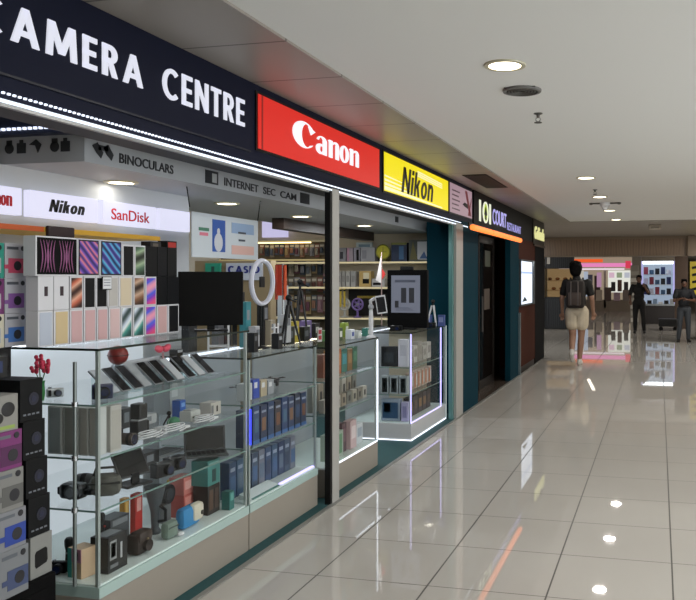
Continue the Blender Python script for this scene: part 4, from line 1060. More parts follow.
def tripod(label, loc, h, col='#141416', spread=.12, head=True):
    o = root('tripod', label, 'tripod', loc, random.random() * 2)
    for a in range(3):
        MB().tube([(0.012 * math.cos(a * 2.09), .012 * math.sin(a * 2.09), h * .8), (spread * math.cos(a * 2.09), spread * math.sin(a * 2.09), .006)], [.011, .006], 8).build('leg', M(col, .45), o, True)
    MB().tube([(0, 0, h * .55), (0, 0, h * .92)], .010, 8).build('centre_column', DARK, o, True)
    MB().ell((0, 0, h * .95), (.022, .022, .022)).build('head', DARK, o, True)
    MB().tube([(0, 0, h * .93), (.06, .04, h * .86)], .005, 6).build('pan_handle', DARK, o)
    return o
for k, (xq, yq, wq, hq, c, lab) in enumerate((
        (-2.79, 4.29, .09, .34, '#141518', 'tall black carton at the back, nearest the white rack'), (-2.82, 4.66, .07, .26, '#6a6c70', 'grey carton at the back beside the tall black one'),
        (-2.82, 4.75, .08, .42, '#18191d', 'tallest black carton behind the straps'), (-2.62, 4.66, .06, .30, '#3a8a94', 'teal slim carton behind the tripods'),
        (-2.69, 4.76, .08, .22, '#9a7a3c', 'ochre carton behind the tripods'), (-2.79, 4.87, .08, .36, '#202226', 'black carton behind the tripods by the post'),
        (-2.40, 4.36, .05, .12, '#101113', 'small black carton at the front beside the riser'), (-2.36, 4.60, .06, .10, '#17181a', 'small black carton at the front below the straps'))):
    carton('accessory_carton', lab, 'box', (xq, yq, zc), wq, .05, hq, M(c, .5), [('label', M('#8f949a' if k % 2 else '#54585e', .5), .15, .7, .6, .82)])
tripod('black tripod standing nearest the post on the blue carton showcase', (-2.42, 4.83, zc), .34, spread=.08)
tripod('tall black tripod beside the red straps on the blue carton showcase', at(300, -2.74, zc), .45, spread=.06)
rs = root('strap_hanger', 'red and orange camera straps hanging on a stand', 'straps', (-2.64, YX(293, -2.56), zc))
MB().tube([(0, 0, 0), (0, 0, .56)], .006, 8).build('pole', STEEL, rs); MB().lathe([(.05, 0), (.05, .006), (.01, .01)], 16).build('foot', STEEL, rs)
for k, (c, dx) in enumerate((('#c23a22', -.05), ('#d8562a', -.02), ('#b02c20', .02), ('#c8482a', .05))):
    MB().prism([(-.014, .55), (.014, .55), (.018, .33 - .03 * (k % 2)), (-.018, .33 - .03 * (k % 2))], dx - .003, dx + .003, Matrix.Rotation(PI / 2, 4, 'Z') if k % 2 else None).build('strap', M(c, .6), rs)
carton('accessory_carton', 'grey carton with teal sticker standing behind the red straps', 'box', at(286, -2.75, zc), .08, .05, .40, M('#b0b8be', .45), [('teal_sticker', M('#3a8fa0', .5), .1, .7, .05, .3), ('label', M('#8c939a', .5), .2, .8, .5, .9)])
cd_ = carton('tilted_card', 'small red and white card leaning by the post', 'card', at(320, -2.36, zc), .05, .006, .10, M('#c9c4c4', .5), [('red_picture', M('#a8323a', .5), .15, .85, .15, .45), ('red_picture', M('#a8323a', .5), .15, .85, .55, .85)], PI / 2 - .2)

# hanging poster
po = root('hanging_poster', 'double white poster with blue picture hanging above the monitor', 'poster', (-2.75, 4.22, 1.674), PI / 2)
bx((0, 0, 0), (.80, .006, .275)).build('sheet', M('#c9d2da', .5), po)
bx((.22, -.002, .04), (.37, 0, .245)).build('blue_picture', M('#2a55a8', .5), po)
MB().ell((.29, -.002, .17), (.018, .002, .022)).ell((.29, -.002, .10), (.05, .002, .06)).build('figure_picture', M('#c9cdd4', .5), po)
bx((.45, -.002, .17), (.74, 0, .24)).build('sky_band', M('#8fa9cc', .5), po)
bx((.45, -.002, .03), (.74, 0, .09)).build('pink_band', M('#d8b0a8', .5), po)
mb = MB().box((.53, -.003, .17), (.63, 0, .183)).box((.54, -.003, .12), (.62, 0, .133)); mb.build('headline', M('#3a4250', .5), po)
bx((.07, -.003, .165), (.18, 0, .185)).build('green_caption', M('#3f7a62', .5), po); bx((.08, -.003, .135), (.17, 0, .155)).build('pink_caption', M('#d87a90', .5), po)
mb = MB().tube([(-.02, .003, .30), (-.05, .003, .42)], .004, 6).tube([(.80, .003, .27), (.84, .003, .42)], .004, 6)
mb.build('hanger', BLACK, po)
cs = root('wall_sign', 'white sign with bold navy lettering behind the monitor', 'sign', (XY(226, 6.2), 6.2, 1.53), 0)
cw = XY(262, 6.2) - XY(226, 6.2)
bx((0, 0, 0), (cw, .02, .15)).build('board', M('#b6bcc8', .5), cs)
word(cs, 'CASIO', .02, cw - .02, .06, .125, -.001, .004, M('#1c2a7a', .5), .22)
struct('wall_gondola', bx((XY(200, 6.3), 6.22, .004), (XY(275, 6.3), 6.32, 1.70)), M('#85765a', .6), 'tan gondola back inside the camera shop')
carton('teal_board', 'teal card beside the navy lettering sign', 'card', (XY(214, 6.2), 6.18, 1.53), .15, .02, .15, M('#1f8a72', .5), [('dark_mark', M('#12403a', .5), .4, .6, .35, .8)], 0)

# ------------------------------------------------------------------ end wall of the shop: shelves and hanging goods
def zv(v, y=WALLY, x=-3.5): return H + (HYP - v) * (y * _c - x * _s) / F
shf = root('wall_shelving', 'long cream wall shelves at the end of the camera shop', 'shelving', (-3.4, WALLY, 0))
for zz in (1.752, 1.445, 1.07):
    bx((-1.3, -.26, zz - .025), (1.1, 0, zz)).build('shelf', M('#d8cfb8', .5), shf)
    bx((-1.3, -.262, zz - .02), (1.1, -.26, zz - .005)).build('shelf_edge', E('#f2e2b0', .55), shf)
WS = WALLY - .24
def wcarton(lab, ua, ub, z, h, c, prints=(), d_=.12, nm='shelf_carton'):
    xa, xb_ = XY(ua, WS), XY(ub, WS)
    return carton(nm, lab, 'box', ((xa + xb_) / 2, WS, z), xb_ - xa - .006, d_, h, M(c, .5), prints, 0)
o = wcarton('grey carton with camera picture, first on the top wall shelf', 336.5, 346, 1.753, .17, '#8d8d94', [('dark_picture', M('#33333c', .5), .35, .7, .2, .7)])
wcarton('grey-pink carton second on the top wall shelf', 346.5, 353, 1.753, .17, '#a79aa4', [('pink_panel', M('#b88aa0', .5), .05, .4, .05, .95)])
wcarton('grey carton with slim black bottle picture on the top wall shelf', 353.5, 360, 1.753, .17, '#9a98a4', [('bottle_picture', BLACK, .45, .85, .08, .85)])
wcarton('plain pale grey carton on the top wall shelf', 360.5, 375, 1.753, .17, '#a2a2a8', [('label', M('#8a8a92', .5), .1, .4, .2, .8)])
wcarton('wide white carton laid on the rear of the top wall shelf', 351, 368, 1.753, .24, '#c4d2d4', [('caption', M('#7a96a8', .5), .15, .85, .76, .9)], .02).location.y = WS + .16
yc = root('round_clock', 'round yellow dial on the top wall shelf', 'clock', (XY(383, WS), WS, 1.753))
MB().tube([(0, 0, .115), (0, .03, .115)], .085, 30).build('face', M('#c9c03a', .5), yc, True)
MB().torus((0, 0, .115), .085, .008, 36, 8).build('rim', M('#8a8a2a', .4), yc, True)
MB().box((-.003, -.003, .11), (.003, 0, .17)).box((0, -.003, .112), (.045, 0, .118)).build('hands', M('#6a6428', .5), yc)
bx((-.04, 0, 0), (.04, .04, .032), .004).build('foot', M('#55521e', .5), yc)
wcarton('dark blue carton with paler figure on the top wall shelf', 391, 407, 1.753, .225, '#24324e', [('figure', M('#3f6a94', .5), .5, .8, .1, .8), ('olive_strip', M('#7a7a3a', .5), .0, 1, .88, 1)])
o = wcarton('wide picture carton of blue and white scene on the top wall shelf', 408.5, 440, 1.753, .255, '#4a4f48', [('sky_picture', M('#c9ccd0', .5), .28, .95, .08, .92)])
MB().prism([(-.06, .03), (.0, .12), (.03, .05), (.08, .15), (.13, .03)], -.003, -.001).build('mountain_picture', M('#3a5f94', .5), o)
MB().prism([(-.18, .02), (-.14, .24), (-.08, .02)], -.003, -.001).build('tree_picture', M('#6a6430', .5), o)
wcarton('narrow grey carton last on the top wall shelf', 445, 449, 1.753, .16, '#6a665c', [('label', M('#a09a88', .5), .2, .8, .4, .8)])
for k, (ua, ub, c, h) in enumerate(((336.5, 341, '#b4b2ae', .19), (341.5, 345, '#a9a6a2', .19), (345.5, 350, '#b9b7b2', .19), (350.5, 355.5, '#aaa8a6', .19))):
    wcarton('off-white slim carton, %s from the post on the middle wall shelf' % ORD[k], ua, ub, 1.446, h, c, [('grey_label', M('#8f8d8a', .5), .15, .85, .3, .7)])
o = wcarton('tan carton with dark mask picture on the middle wall shelf', 359, 371, 1.446, .19, '#c8a868', [('black_picture', BLACK, .3, .85, .2, .5), ('cream_picture', M('#e2d8b8', .5), .35, .85, .5, .9)])
wcarton('flat white carton on the middle wall shelf', 371.5, 385, 1.446, .10, '#b4b2b0', [('dark_line', DARK, .1, .7, .2, .5)])
fgl = root('paper_pennant', 'white and red paper pennant standing before the wall shelves', 'pennant', (XY(377, WS - .06), WS - .06, 1.446))
fgl.location = (XY(378, 8.2), 7.95, 1.031); fgl.location.x = XY(379, 7.95)
MB().tube([(.03, 0, 0), (.03, 0, .80)], .006, 8).build('pole', M('#a08a84', .4), fgl)
MB().prism([(.03, .78), (-.035, .50), (.03, .46)], -.004, .004).build('white_flag', M('#c9c4c2', .5), fgl)
MB().prism([(.036, .62), (.075, .56), (.036, .50)], -.004, .004).build('red_flag', M('#b8302a', .5), fgl)
MB().lathe([(.06, 0), (.06, .008), (.01, .014)], 16).build('foot', DARK, fgl)
o = wcarton('blue carton with white top on the middle wall shelf beside the screen', 428, 443, 1.446, .18, '#22408a', [('white_top', M('#c8cad2', .5), .2, .8, .82, 1), ('dark_figure', M('#141e40', .5), .3, .7, .2, .7)])
def bottle(label, loc, r, h, col, capc):
    o = root('bottle', label, 'bottle', loc)
    MB().lathe([(r * .95, 0), (r, .01), (r, h * .72), (r * .45, h * .8), (r * .42, h * .86)], 20).build('body', M(col, .35), o, True)
    MB().lathe([(r * .46, h * .86), (r * .46, h * .97), (r * .38, h)], 16).build('cap', M(capc, .4), o, True)
    bx((-r * .3, -r * 1.01, h * .15), (r * .3, -r * .9, h * .6)).build('label', M('#55585c', .5), o)
    return o
bottle('white bottle with dark cap on the low wall shelf beside the screen', (XY(435, WS), WS + .08, 1.071), .075, .36, '#c2c2be', '#2a211c')
def desk_fan(label, x, z, col):
    o = root('desk_fan', label, 'fan', (x, WS, z))
    MB().torus((0, 0, .16), .068, .012, 30, 8).build('cage_ring', M(col, .45), o, True)
    mb = MB()
    for a in range(5): mb.ell((.03 * math.cos(a * 1.257), .01, .16 + .03 * math.sin(a * 1.257)), (.026, .004, .016), 10, 6, Matrix.Rotation(-a * 1.257, 3, 'Y'))
    mb.build('blades', M(col, .5), o, True)
    MB().tube([(0, -.01, .16), (0, .03, .16)], .016, 14).build('hub', M('#8a8a90', .4), o, True)
    MB().lathe([(.05, 0), (.05, .012), (.014, .02), (.012, .085)], 16).build('stand', M(col, .45), o, True)
    return o
desk_fan('white desk fan on the low wall shelf near the post', XY(344.5, WS), 1.071, '#b9b8b2')
desk_fan('purple desk fan on the low wall shelf near the post', XY(357.5, WS), 1.071, '#7a62a0')
for k, u in enumerate((340.5, 344.5)):
    o = root('hanging_strap', 'yellow strap hanging from the middle wall shelf, %s' % ('nearer the post' if k == 0 else 'farther from the post'), 'strap', (XY(u, WS - .03), WS - .03, 1.42), 0)
    bx((-.012, -.004, -.22), (.012, .004, 0)).build('band', M('#c2a83a', .6), o); bx((-.016, -.006, -.03), (.016, .006, -.01)).build('clip', DARK, o)
cp = root('wall_backdrop', 'black goods panel under the middle wall shelf', 'panel', (XY(365, WALLY - .02), WALLY - .02, 1.08))
bx((-.22, 0, 0), (.95, .02, .34)).build('panel', M('#0c0a0a', .6), cp); bx((-.1, -.01, .22), (.15, 0, .25)).build('yellow_rail', M('#b8a040', .5), cp)
# hanging packs left of the post
hb = root('pegboard', 'brown pegboard with warm light strip, hung with small packs', 'pegboard', (XY(290, WALLY), WALLY - .03, 0))
xa, xb_ = XY(222, WALLY) - XY(290, WALLY), XY(334, WALLY) - XY(290, WALLY)
bx((xa, 0, .6), (xb_, .03, 2.03)).build('board', M('#5f5340', .7), hb)
bx((xa, -.12, 2.005), (xb_, 0, 2.03)).build('light_shelf', M('#d8cba8', .5), hb)
bx((xa, -.125, 1.99), (xb_ - .25, -.10, 2.004)).build('light_strip', E('#ffe2a0', 3.0), hb)
for zz in (1.79,): bx((xa, -.05, zz - .018), (xb_, 0, zz)).build('rail', E('#e8d49a', .35), hb)
pk = ['#7a4a44', '#9a9282', '#4f586a', '#8a6a72', '#6f6a60', '#5a3444', '#3a4654', '#94805c', '#7c7c84', '#54302a', '#847868', '#26323e', '#8a6450', '#5f666c']
cn = ['rust red', 'cream', 'slate blue', 'mauve', 'stone grey', 'plum', 'blue-grey', 'sand', 'pale grey', 'maroon', 'taupe', 'navy', 'salmon', 'steel grey']
def pack(label, x, z, w_, h_, col, col2, y=WALLY - .07):
    o = bx((-w_ / 2, 0, -h_), (w_ / 2, .006, 0), .001).build('blister_pack', M(col, .5))
    o.location = (x, y, z); T(o, label, 'pack', 'packs on the brown pegboard')
    MB().box((-w_ * .32, -.03, -h_ * .85), (w_ * .32, 0, -h_ * .35), None, .01).build('product', M(col2, .4), o)
    bx((-w_ * .4, -.002, -h_ * .26), (w_ * .4, 0, -h_ * .1)).build('header_print', M('#b9b4a8', .5), o)
for row, (z, rn, h, n, u0, du) in enumerate(((1.985, 'top', .17, 14, 262, 5.0), (1.765, 'second', .19, 12, 262, 5.8), (1.56, 'third', .20, 12, 262, 5.8), (1.34, 'bottom', .24, 12, 262, 5.8))):
    for k in range(n):
        i = (k * 5 + row * 3 + (k * k) % 4) % 14
        wq = du * .0132
        pack('%s pack, %s from the ring light in the %s pegboard row' % (cn[i], ORD[k], rn), XY(u0 + k * du, WALLY - .07), z, wq * .93, h * (.82 + .18 * ((k * 7) % 3) / 2), pk[i], pk[(i + 4 + k) % 14])
blk = root('lit_blank_sign', 'blank pale lit sign high on the end wall above the pegboard', 'sign', (XY(262, 9.1), 9.1, 2.07))
bx((0, 0, 0), (XY(287, 9.1) - XY(262, 9.1), .04, .22)).build('panel', E('#c9c4e8', .85), blk)
# ------------------------------------------------------------------ third showcase (second window) contents
xx = -2.36
def row(name, group, ys, z, specs, x=xx, gap=.006, d_=.05):
    y = ys
    for k, (wd, h, c, pr, lab) in enumerate(specs):
        carton(name, lab, 'box', (x, y + wd / 2, z), wd, d_, h, M(c, .45), pr, group=group)
        y += wd + gap
PL = lambda c: [('label', M(c, .5), .15, .85, .35, .8)]
row('snack_carton', 'bright cartons on the upper shelf', 5.30, .816, [
    (.11, .17, '#7a4a38', PL('#94644c'), 'rust brown carton nearest the post on the upper shelf'), (.10, .19, '#b07a2a', PL('#c8963c'), 'amber yellow carton on the upper shelf'),
    (.11, .19, '#a85a2a', PL('#c07840'), 'orange carton on the upper shelf'), (.11, .18, '#2a6a60', PL('#3a8a94'), 'teal green carton on the upper shelf'),
    (.10, .17, '#7a5a34', PL('#96744a'), 'tan brown carton on the upper shelf'), (.10, .18, '#2c5a48', PL('#4a7a60'), 'dark green carton last on the upper shelf')], -2.38)
k = 0
for r_ in range(2):
    y = 5.2
    for q in range(8):
        cc = ['#9a9588', '#7a766c', '#a8a49a', '#8a8070', '#6f7068'][(q + r_ * 2) % 5]
        o = carton('adapter_pack', '%s small pack, %s from the post, %s row of the middle shelf' % ('grey-beige', ORD[q], ('front', 'rear')[r_]), 'pack', (-2.33 - r_ * .09, y + .04, .576), .085, .04, .095 + .10 * r_, M(cc, .5),
                   [('dark_picture', M('#2e2c2a', .5), .3, .7, .25, .7)], group='small packs on the middle shelf')
        y += .108
o = carton('green_carton', 'leafy green carton in a white frame on the lower deck', 'box', (-2.33, 5.42, .21), .26, .07, .19, M('#9aa89a', .5), [('leaf_picture', M('#5a8a64', .5), .1, .9, .12, .88), ('white_leaf', M('#c0d0b8', .5), .35, .7, .3, .7)])
carton('green_carton', 'dark plum carton beside the leafy green carton', 'box', (-2.36, 5.64, .21), .09, .06, .22, M('#4a3038', .5), PL('#6a4a54'))
carton('green_carton', 'pale pink carton beside the plum carton on the lower deck', 'box', (-2.34, 5.78, .21), .12, .06, .22, M('#c0a4a4', .5), PL('#d8c8c8'))
carton('green_carton', 'white carton at the glowing end of the lower deck', 'box', (-2.36, 5.96, .21), .13, .06, .16, M('#c4c8cc', .5), PL('#9aa4b0'))
# on top of it
for k, (u, c, h, lab, xk) in enumerate(((341, '#3a4a2a', .10, 'dark olive carton on the second window showcase', -2.4), (347, '#8aa040', .12, 'lime green carton on the second window showcase', -2.5), (353, '#c2c8d0', .075, 'white carton with blue label on the second window showcase', -2.38), (360, '#b4bab8', .06, 'pale round-cornered carton on the second window showcase', -2.36), (369, '#3a7a70', .07, 'sea green carton at the end of the second window showcase', -2.36))):
    carton('small_carton', lab, 'box', at(u, xk, 1.061), .07, .05, h, M(c, .45), [('label', M('#3a4a90' if k == 2 else '#d0d4cc', .5), .2, .8, .3, .75)])
for k, (xq, yq, wq, hq, c, lab) in enumerate((
        (-2.62, 5.28, .10, .13, '#20241c', 'dark olive carton behind the lime one, second window'), (-2.66, 5.44, .09, .16, '#b8a83a', 'yellow carton at the back of the second window showcase'),
        (-2.64, 5.58, .10, .11, '#15171a', 'black carton at the back of the second window showcase'), (-2.70, 5.74, .10, .15, '#6a5a8a', 'violet carton at the back of the second window showcase'),
        (-2.50, 5.62, .08, .08, '#4f7a48', 'leaf green carton in the middle of the second window showcase'), (-2.70, 5.90, .09, .12, '#0f1012', 'black carton behind the white phone gimbal'))):
    carton('small_carton', lab, 'box', (xq, yq, 1.061), wq, .06, hq, M(c, .5), [('label', M('#c9ccc8' if k % 2 else '#5a5f64', .5), .15, .7, .35, .75)])
gm = root('phone_gimbal', 'white phone gimbal holding a tilted phone before the screen', 'gimbal', at(372, -2.6, 1.061), .25)
gm.location = (XY(371, 6.05), 6.05, 1.061)
MB().lathe([(.04, 0), (.038, .01), (.017, .02), (.02, .14), (.015, .22)], 18).build('handle', M('#c2c4c8', .4), gm, True)
MB().tube([(0, 0, .21), (.0, .01, .26), (-.005, .0, .30), (.03, 0, .32)], .014, 10).build('arm', M('#b4b6ba', .4), gm, True)
MB().ell((.0, 0, .25), (.024, .024, .024)).build('motor', M('#8d9096', .4), gm, True)
RR = Matrix.Translation((.085, -.02, .27)) @ Matrix.Rotation(-.15, 4, 'Y')
MB().box((-.042, 0, -.075), (.042, .01, .075), RR, .004).build('phone_body', M('#c9cbd0', .4), gm)
MB().box((-.034, -.0012, -.062), (.034, 0, .062), RR).build('phone_screen', M('#1a1c22', .15), gm)

# ------------------------------------------------------------------ corner showcase contents and the advertising screen
YS = 7.12
def fcarton(lab, ua, ub, z, h, c, prints=(), nm='gadget_box', y=YS, d_=.08):
    xa, xb_ = XY(ua, y), XY(ub, y)
    return carton(nm, lab, 'box', ((xa + xb_) / 2, y, z), xb_ - xa - .004, d_, h, M(c, .45), prints, 0)
fcarton('black carton on the upper shelf facing the shop entrance', 381, 397, .701, .19, '#16191e', [('label', M('#2c3238', .5), .2, .8, .2, .7)])
fcarton('plain white carton on the upper shelf facing the entrance', 398, 408, .701, .26, '#c2c2cc', [('label', M('#b0b0bc', .5), .2, .8, .4, .8)])
for k, (ua, ub) in enumerate(((380.5, 388.5), (389.5, 398), (399, 407))):
    fcarton('white carton with dark watch picture, %s from the entrance side' % ORD[k], ua, ub, .441, .17, '#9aa2a6', [('dark_watch', M('#141a1c', .4), .18, .85, .08, .88), ('grey_glint', M('#4a5a58', .5), .3, .6, .3, .7)])
o = fcarton('blue-grey picture carton on the deck facing the shop entrance', 381, 400, .18, .21, '#8a96a4', [('blue_picture', M('#2a4a6a', .5), .08, .9, .12, .85), ('dark_picture', M('#12202e', .5), .15, .5, .4, .8)])
fcarton('violet-white slim carton on the deck facing the entrance', 401, 408, .18, .18, '#b0acd0', [('label', M('#8a86b0', .5), .2, .8, .2, .8)])
xs = -2.38
for k in range(5):
    carton('white_carton', 'off-white carton, %s from the corner on the glowing upper shelf' % ORD[k], 'box', (xs, 7.36 + k * .16, .701), .13, .06, .14 + .03 * (k % 3), M(['#a8a49c', '#b4b0a8', '#98948c'][k % 3], .5), PL('#8a867e'), group='off-white cartons on the glowing upper shelf')
for k in range(6):
    carton('orange_pack', 'orange and white pack, %s from the corner on the middle shelf' % ORD[k], 'pack', (xs, 7.40 + k * .125, .441), .10, .05, .17, M('#b4a294', .5), [('orange_panel', M('#b06a3a', .5), .1, .5, .08, .92), ('white_panel', M('#c9c4c0', .5), .55, .9, .2, .8)], group='orange and white packs')
for k in range(5):
    carton('brown_carton', 'dark brown carton with gold print, %s from the corner on the deck' % ORD[k], 'box', (xs, 7.38 + k * .15, .18), .14, .06, .19, M('#2e2620', .45), [('gold_print', M(['#7a5c34', '#5a4a3a', '#8a6a3a'][k % 3], .5), .2, .8, .3, .75)], group='dark brown cartons on the deck')
ad = root('advertising_screen', 'black framed advertising screen on the corner showcase', 'screen', (XY(407, 7.5), 7.5, 1.031), -.06)
aw = .215
bx((-aw, 0, .02), (aw, .05, .60), .006).build('frame', M('#060607', .6, 0, 0, 0, 8, .1), ad)
bx((-.17, -.002, .17), (.14, 0, .545)).build('picture', E('#8d93a6', .33), ad)
DKP = M('#23252e', .5)
bx((-.13, -.004, .475), (.09, -.002, .50)).build('headline', M('#4a4f60', .5), ad)
for dx in (-.035, .05): bx((dx - .028, -.004, .27), (dx + .028, -.002, .42), .0005).build('phone_picture', DKP, ad)
bx((-.13, -.004, .22), (-.09, -.002, .29)).build('small_picture', DKP, ad)
mb = MB()
for kk in range(4): mb.box((-.12, -.004, .19 + kk * .01), (.08 - kk * .02, -.002, .194 + kk * .01))
mb.build('fine_print', M('#5a5f70', .5), ad)
bx((-.10, -.01, 0), (.10, .09, .02), .004).build('foot', BLACK, ad); bx((-.08, .01, .60), (.06, .04, .635), .004).build('top_cap', DARK, ad)
# dark goods round the foot of the screen, small white tripod
for k, (u, yy, lab) in enumerate(((396, 7.3, 'black handheld gadget lying before the advertising screen'), (430, 7.9, 'black handheld gadget lying right of the advertising screen'))):
    compact_camera(lab, (XY(u, yy), yy, 1.031), .2, BLACK, .12, .05, .05)
tripod('small white tripod standing at the far end of the corner showcase', (XY(433, 8.1), 8.1, 1.031), .28, '#c9c9cc', .07)
for k, u in enumerate((428, 441)):
    carton('accessory_carton', 'blue-grey carton %s the small white tripod' % ('left of' if k == 0 else 'right of'), 'box', (XY(u, 8.15), 8.15, 1.031), .07, .05, .12, M('#4a5a94', .45), PL('#8a96c4'), 0)

# ================================================================== RESTAURANT FRONT
RB = -2.18
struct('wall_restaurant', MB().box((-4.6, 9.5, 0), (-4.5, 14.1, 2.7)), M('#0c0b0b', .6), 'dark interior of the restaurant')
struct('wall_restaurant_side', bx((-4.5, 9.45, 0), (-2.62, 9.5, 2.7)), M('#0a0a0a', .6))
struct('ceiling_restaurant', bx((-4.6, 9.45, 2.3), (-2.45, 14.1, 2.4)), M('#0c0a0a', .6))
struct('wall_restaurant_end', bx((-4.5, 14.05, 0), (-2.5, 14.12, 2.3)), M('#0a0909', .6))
struct('pillar_4', bx((-2.26, 11.6, 0), (RB, 12.34, 2.14)), TEAL, 'dark teal pillar between restaurant door and menu panel')
struct('trim_7', bx((-2.185, 12.30, 0), (-2.15, 12.36, 1.0)), M('#7a8a90', .3, .5))
BROWN = M('#44241b', .6, 0, 0, .12, 4, .05)
struct('wall_menu', bx((-2.5, 12.36, .1), (-2.2, 14.12, 2.2)), BROWN, 'dark brown wall under the lit menu panel')
struct('baseboard_left', bx((-2.5, 12.36, 0), (-2.21, 14.12, .1)), M('#120a08', .4))
mp_ = root('menu_panel', 'bright white backlit menu panel on the brown restaurant wall', 'menu panel', (-2.2, 12.40, 1.13), PI / 2)
bx((-.02, -.05, -.03), (1.42, 0, .73)).build('frame', M('#3c4448', .4), mp_); bx((0, -.053, 0), (1.08, -.05, .70)).build('lit_face', E('#dfe8f6', 1.3), mp_)
MB().prism([(.06, .04), (.3, .12), (.55, .05)], -.056, -.053).build('dark_print', M('#3a4a54', .5), mp_)
bx((1.14, -.06, -.02), (1.24, -.0, .72)).build('side_glass', M('#6a7a84', .15, .3), mp_)
bx((0, -.056, .50), (1.08, -.053, .53)).build('blue_line', E('#a9c0ea', 1.0), mp_)
dk = root('reception_desk', 'grey-topped dark reception desk inside the restaurant doorway', 'desk', (-2.75, 10.1, 0))
bx((-.25, -.35, 0), (.25, .35, .90), .006).build('body', M('#0d0c0c', .4), dk); bx((-.27, -.37, .90), (.27, .37, 1.0), .006).build('top', M('#6a6668', .35), dk)
dr = root('glass_door', 'dark glass restaurant door with metal rail', 'door', (-2.45, 11.05, 0))
bx((-.02, -.5, .02), (.02, .5, 2.14)).build('glass_pane', M('#1a1614', .08, 0, 0, 0, 8, .8), dr)
mb = MB().box((-.03, -.52, 0), (.03, -.48, 2.15)).box((-.03, .48, 0), (.03, .52, 2.15)).box((-.03, -.5, 0), (.03, .5, .12)).box((-.03, -.5, 2.05), (.03, .5, 2.15))
mb.build('frame', M('#2a2624', .4, .3), dr)
MB().tube([(.05, -.38, .8), (.05, -.38, 1.3)], .012, 8).build('handle', M('#3a3634', .4), dr)
bx((.022, -.15, 1.1), (.026, .2, 1.4)).build('menu_sheet', M('#4a4038', .5), dr); bx((.022, -.1, 1.72), (.026, .25, 1.95)).build('notice', M('#3c4234', .5), dr)
hl = root('desk_lamp', 'small bright lamp deep inside the restaurant doorway', 'lamp', (XY(494, 10.6), 10.6, 1.0))
hl.location = (-2.62, 10.3, 1.0)
MB().lathe([(.05, 0), (.05, .01), (.008, .015), (.008, .36)], 14).build('stem', DARK, hl, True)
MB().lathe([(.09, .34), (.05, .42), (.02, .43)], 18).build('shade', M('#15171a', .4), hl, True)
MB().ell((0, 0, .35), (.03, .03, .02)).build('bulb', E('#eaf6ee', 3.0), hl, True)
# corner column and rail after the menu wall
struct('pillar_5', bx((-2.6, 14.14, 0), (-2.2, 15.3, 2.63)), M('#08090c', .6, 0, 0, 0, 8, .05), 'black column at the corridor corner')
struct('wall_recess', bx((-5.9, 15.3, 0), (-5.8, 26, 2.63)), M('#3a3230', .6))

# ================================================================== FAR END
KY = 24.0
kx0, kx1 = XY(545, KY), XY(574, KY)
ki = root('bakery_kiosk', 'dark slatted bakery kiosk with warm lit window', 'kiosk', ((kx0 + kx1) / 2, KY, 0))
hw = (kx1 - kx0) / 2
def slats(z0, z1, n):
    mb = MB()
    for k in range(n): mb.box((-hw + (k + .1) * 2 * hw / n, -.05, z0), (-hw + (k + .75) * 2 * hw / n, -.02, z1))
    return mb
bx((-hw, -.02, 0), (hw, .1, .98)).build('lower_board', M('#22252a', .5), ki); slats(.04, .94, 14).build('lower_slats', M('#343940', .45), ki)
bx((-hw, -.02, 1.86), (hw, .1, 2.5)).build('upper_board', M('#22252a', .5), ki); slats(1.88, 2.46, 14).build('upper_slats', M('#3a3f46', .45), ki)
bx((-hw - .3, -.1, 0), (-hw, .3, 1.95)).build('black_side', M('#08090b', .4), ki)
bx((-hw, .5, .98), (hw, .55, 1.86)).build('lit_back', E('#c8a87c', .34), ki)
for z in (1.2, 1.5): bx((-hw, .1, z - .02), (hw, .5, z)).build('shelf', M('#8a6a48', .5), ki)
mb = MB(); bx((-hw, -.01, .98), (hw, 0, 1.86)).build('window_glass', glass((.95, .93, .88)), ki)
for k in range(6):
    b_ = root('bread_loaf', 'brown loaf, %s in the lit bakery window' % ORD[k], 'bread', (kx0 + .12 + .12 * k, KY + .22, (1.2 if k % 2 else 1.5) + .001), 0, 'loaves in the bakery window')
    MB().ell((0, 0, .045), (.07, .05, .045), 12, 8).build('crust', M('#7a4a24', .6), b_, True)
sg = root('kiosk_sign', 'small white mark on the kiosk upper board', 'sign', (kx0 + .12, KY - .08, 2.0)); bx((-.05, 0, 0), (.05, .02, .2)).build('panel', M('#b8b8b4', .5), sg)

# pink lit shop far away
QY = 38.0
qx0, qx1 = XY(584, QY), XY(633, QY)
ps = root('far_shopfront', 'distant shopfront with pink and orange light bands', 'shopfront', ((qx0 + qx1) / 2, QY, 0))
qw = (qx1 - qx0) / 2
bx((-qw - 1.2, .6, 0), (qw + .4, .7, 2.6)).build('rear_wall', E('#b8a890', .5), ps)
bx((-qw - 1.2, -.1, 2.12), (qw, 0, 2.30)).build('pink_band', E('#f08ac4', .85), ps)
bx((-qw - 1.2, -.1, 2.34), (-qw + .9, 0, 2.5)).build('orange_band', E('#f0602a', .9), ps)
bx((qw - .35, -.12, 2.05), (qw - .1, -.02, 2.4)).build('red_sign', E('#e0405a', .8), ps)
bx((-qw + .95, -.05, .15), (-qw + 1.05, 0, 2.1)).build('white_column', M('#c9c2b8', .5), ps)
bx((-qw + 1.15, -.06, .9), (qw - .05, -.02, 1.95)).build('bright_display', E('#dfe0d6', .95), ps)
bx((-qw - 1.2, -.05, 0), (qw, 0, .55)).build('low_wall', M('#8a7f70', .5), ps)
for k in range(4): bx((-qw + 1.3 + k * .3, -.09, .95), (-qw + 1.5 + k * .3, -.06, 1.4 + .1 * (k % 2))).build('dark_display', M(['#3a3a40', '#6a5048', '#4a4a52', '#7a6a60'][k], .5), ps)
bx((-qw + .5, -.08, .55), (-qw + .78, -.02, 1.7)).build('figure_poster', M('#5a4a44', .5), ps)
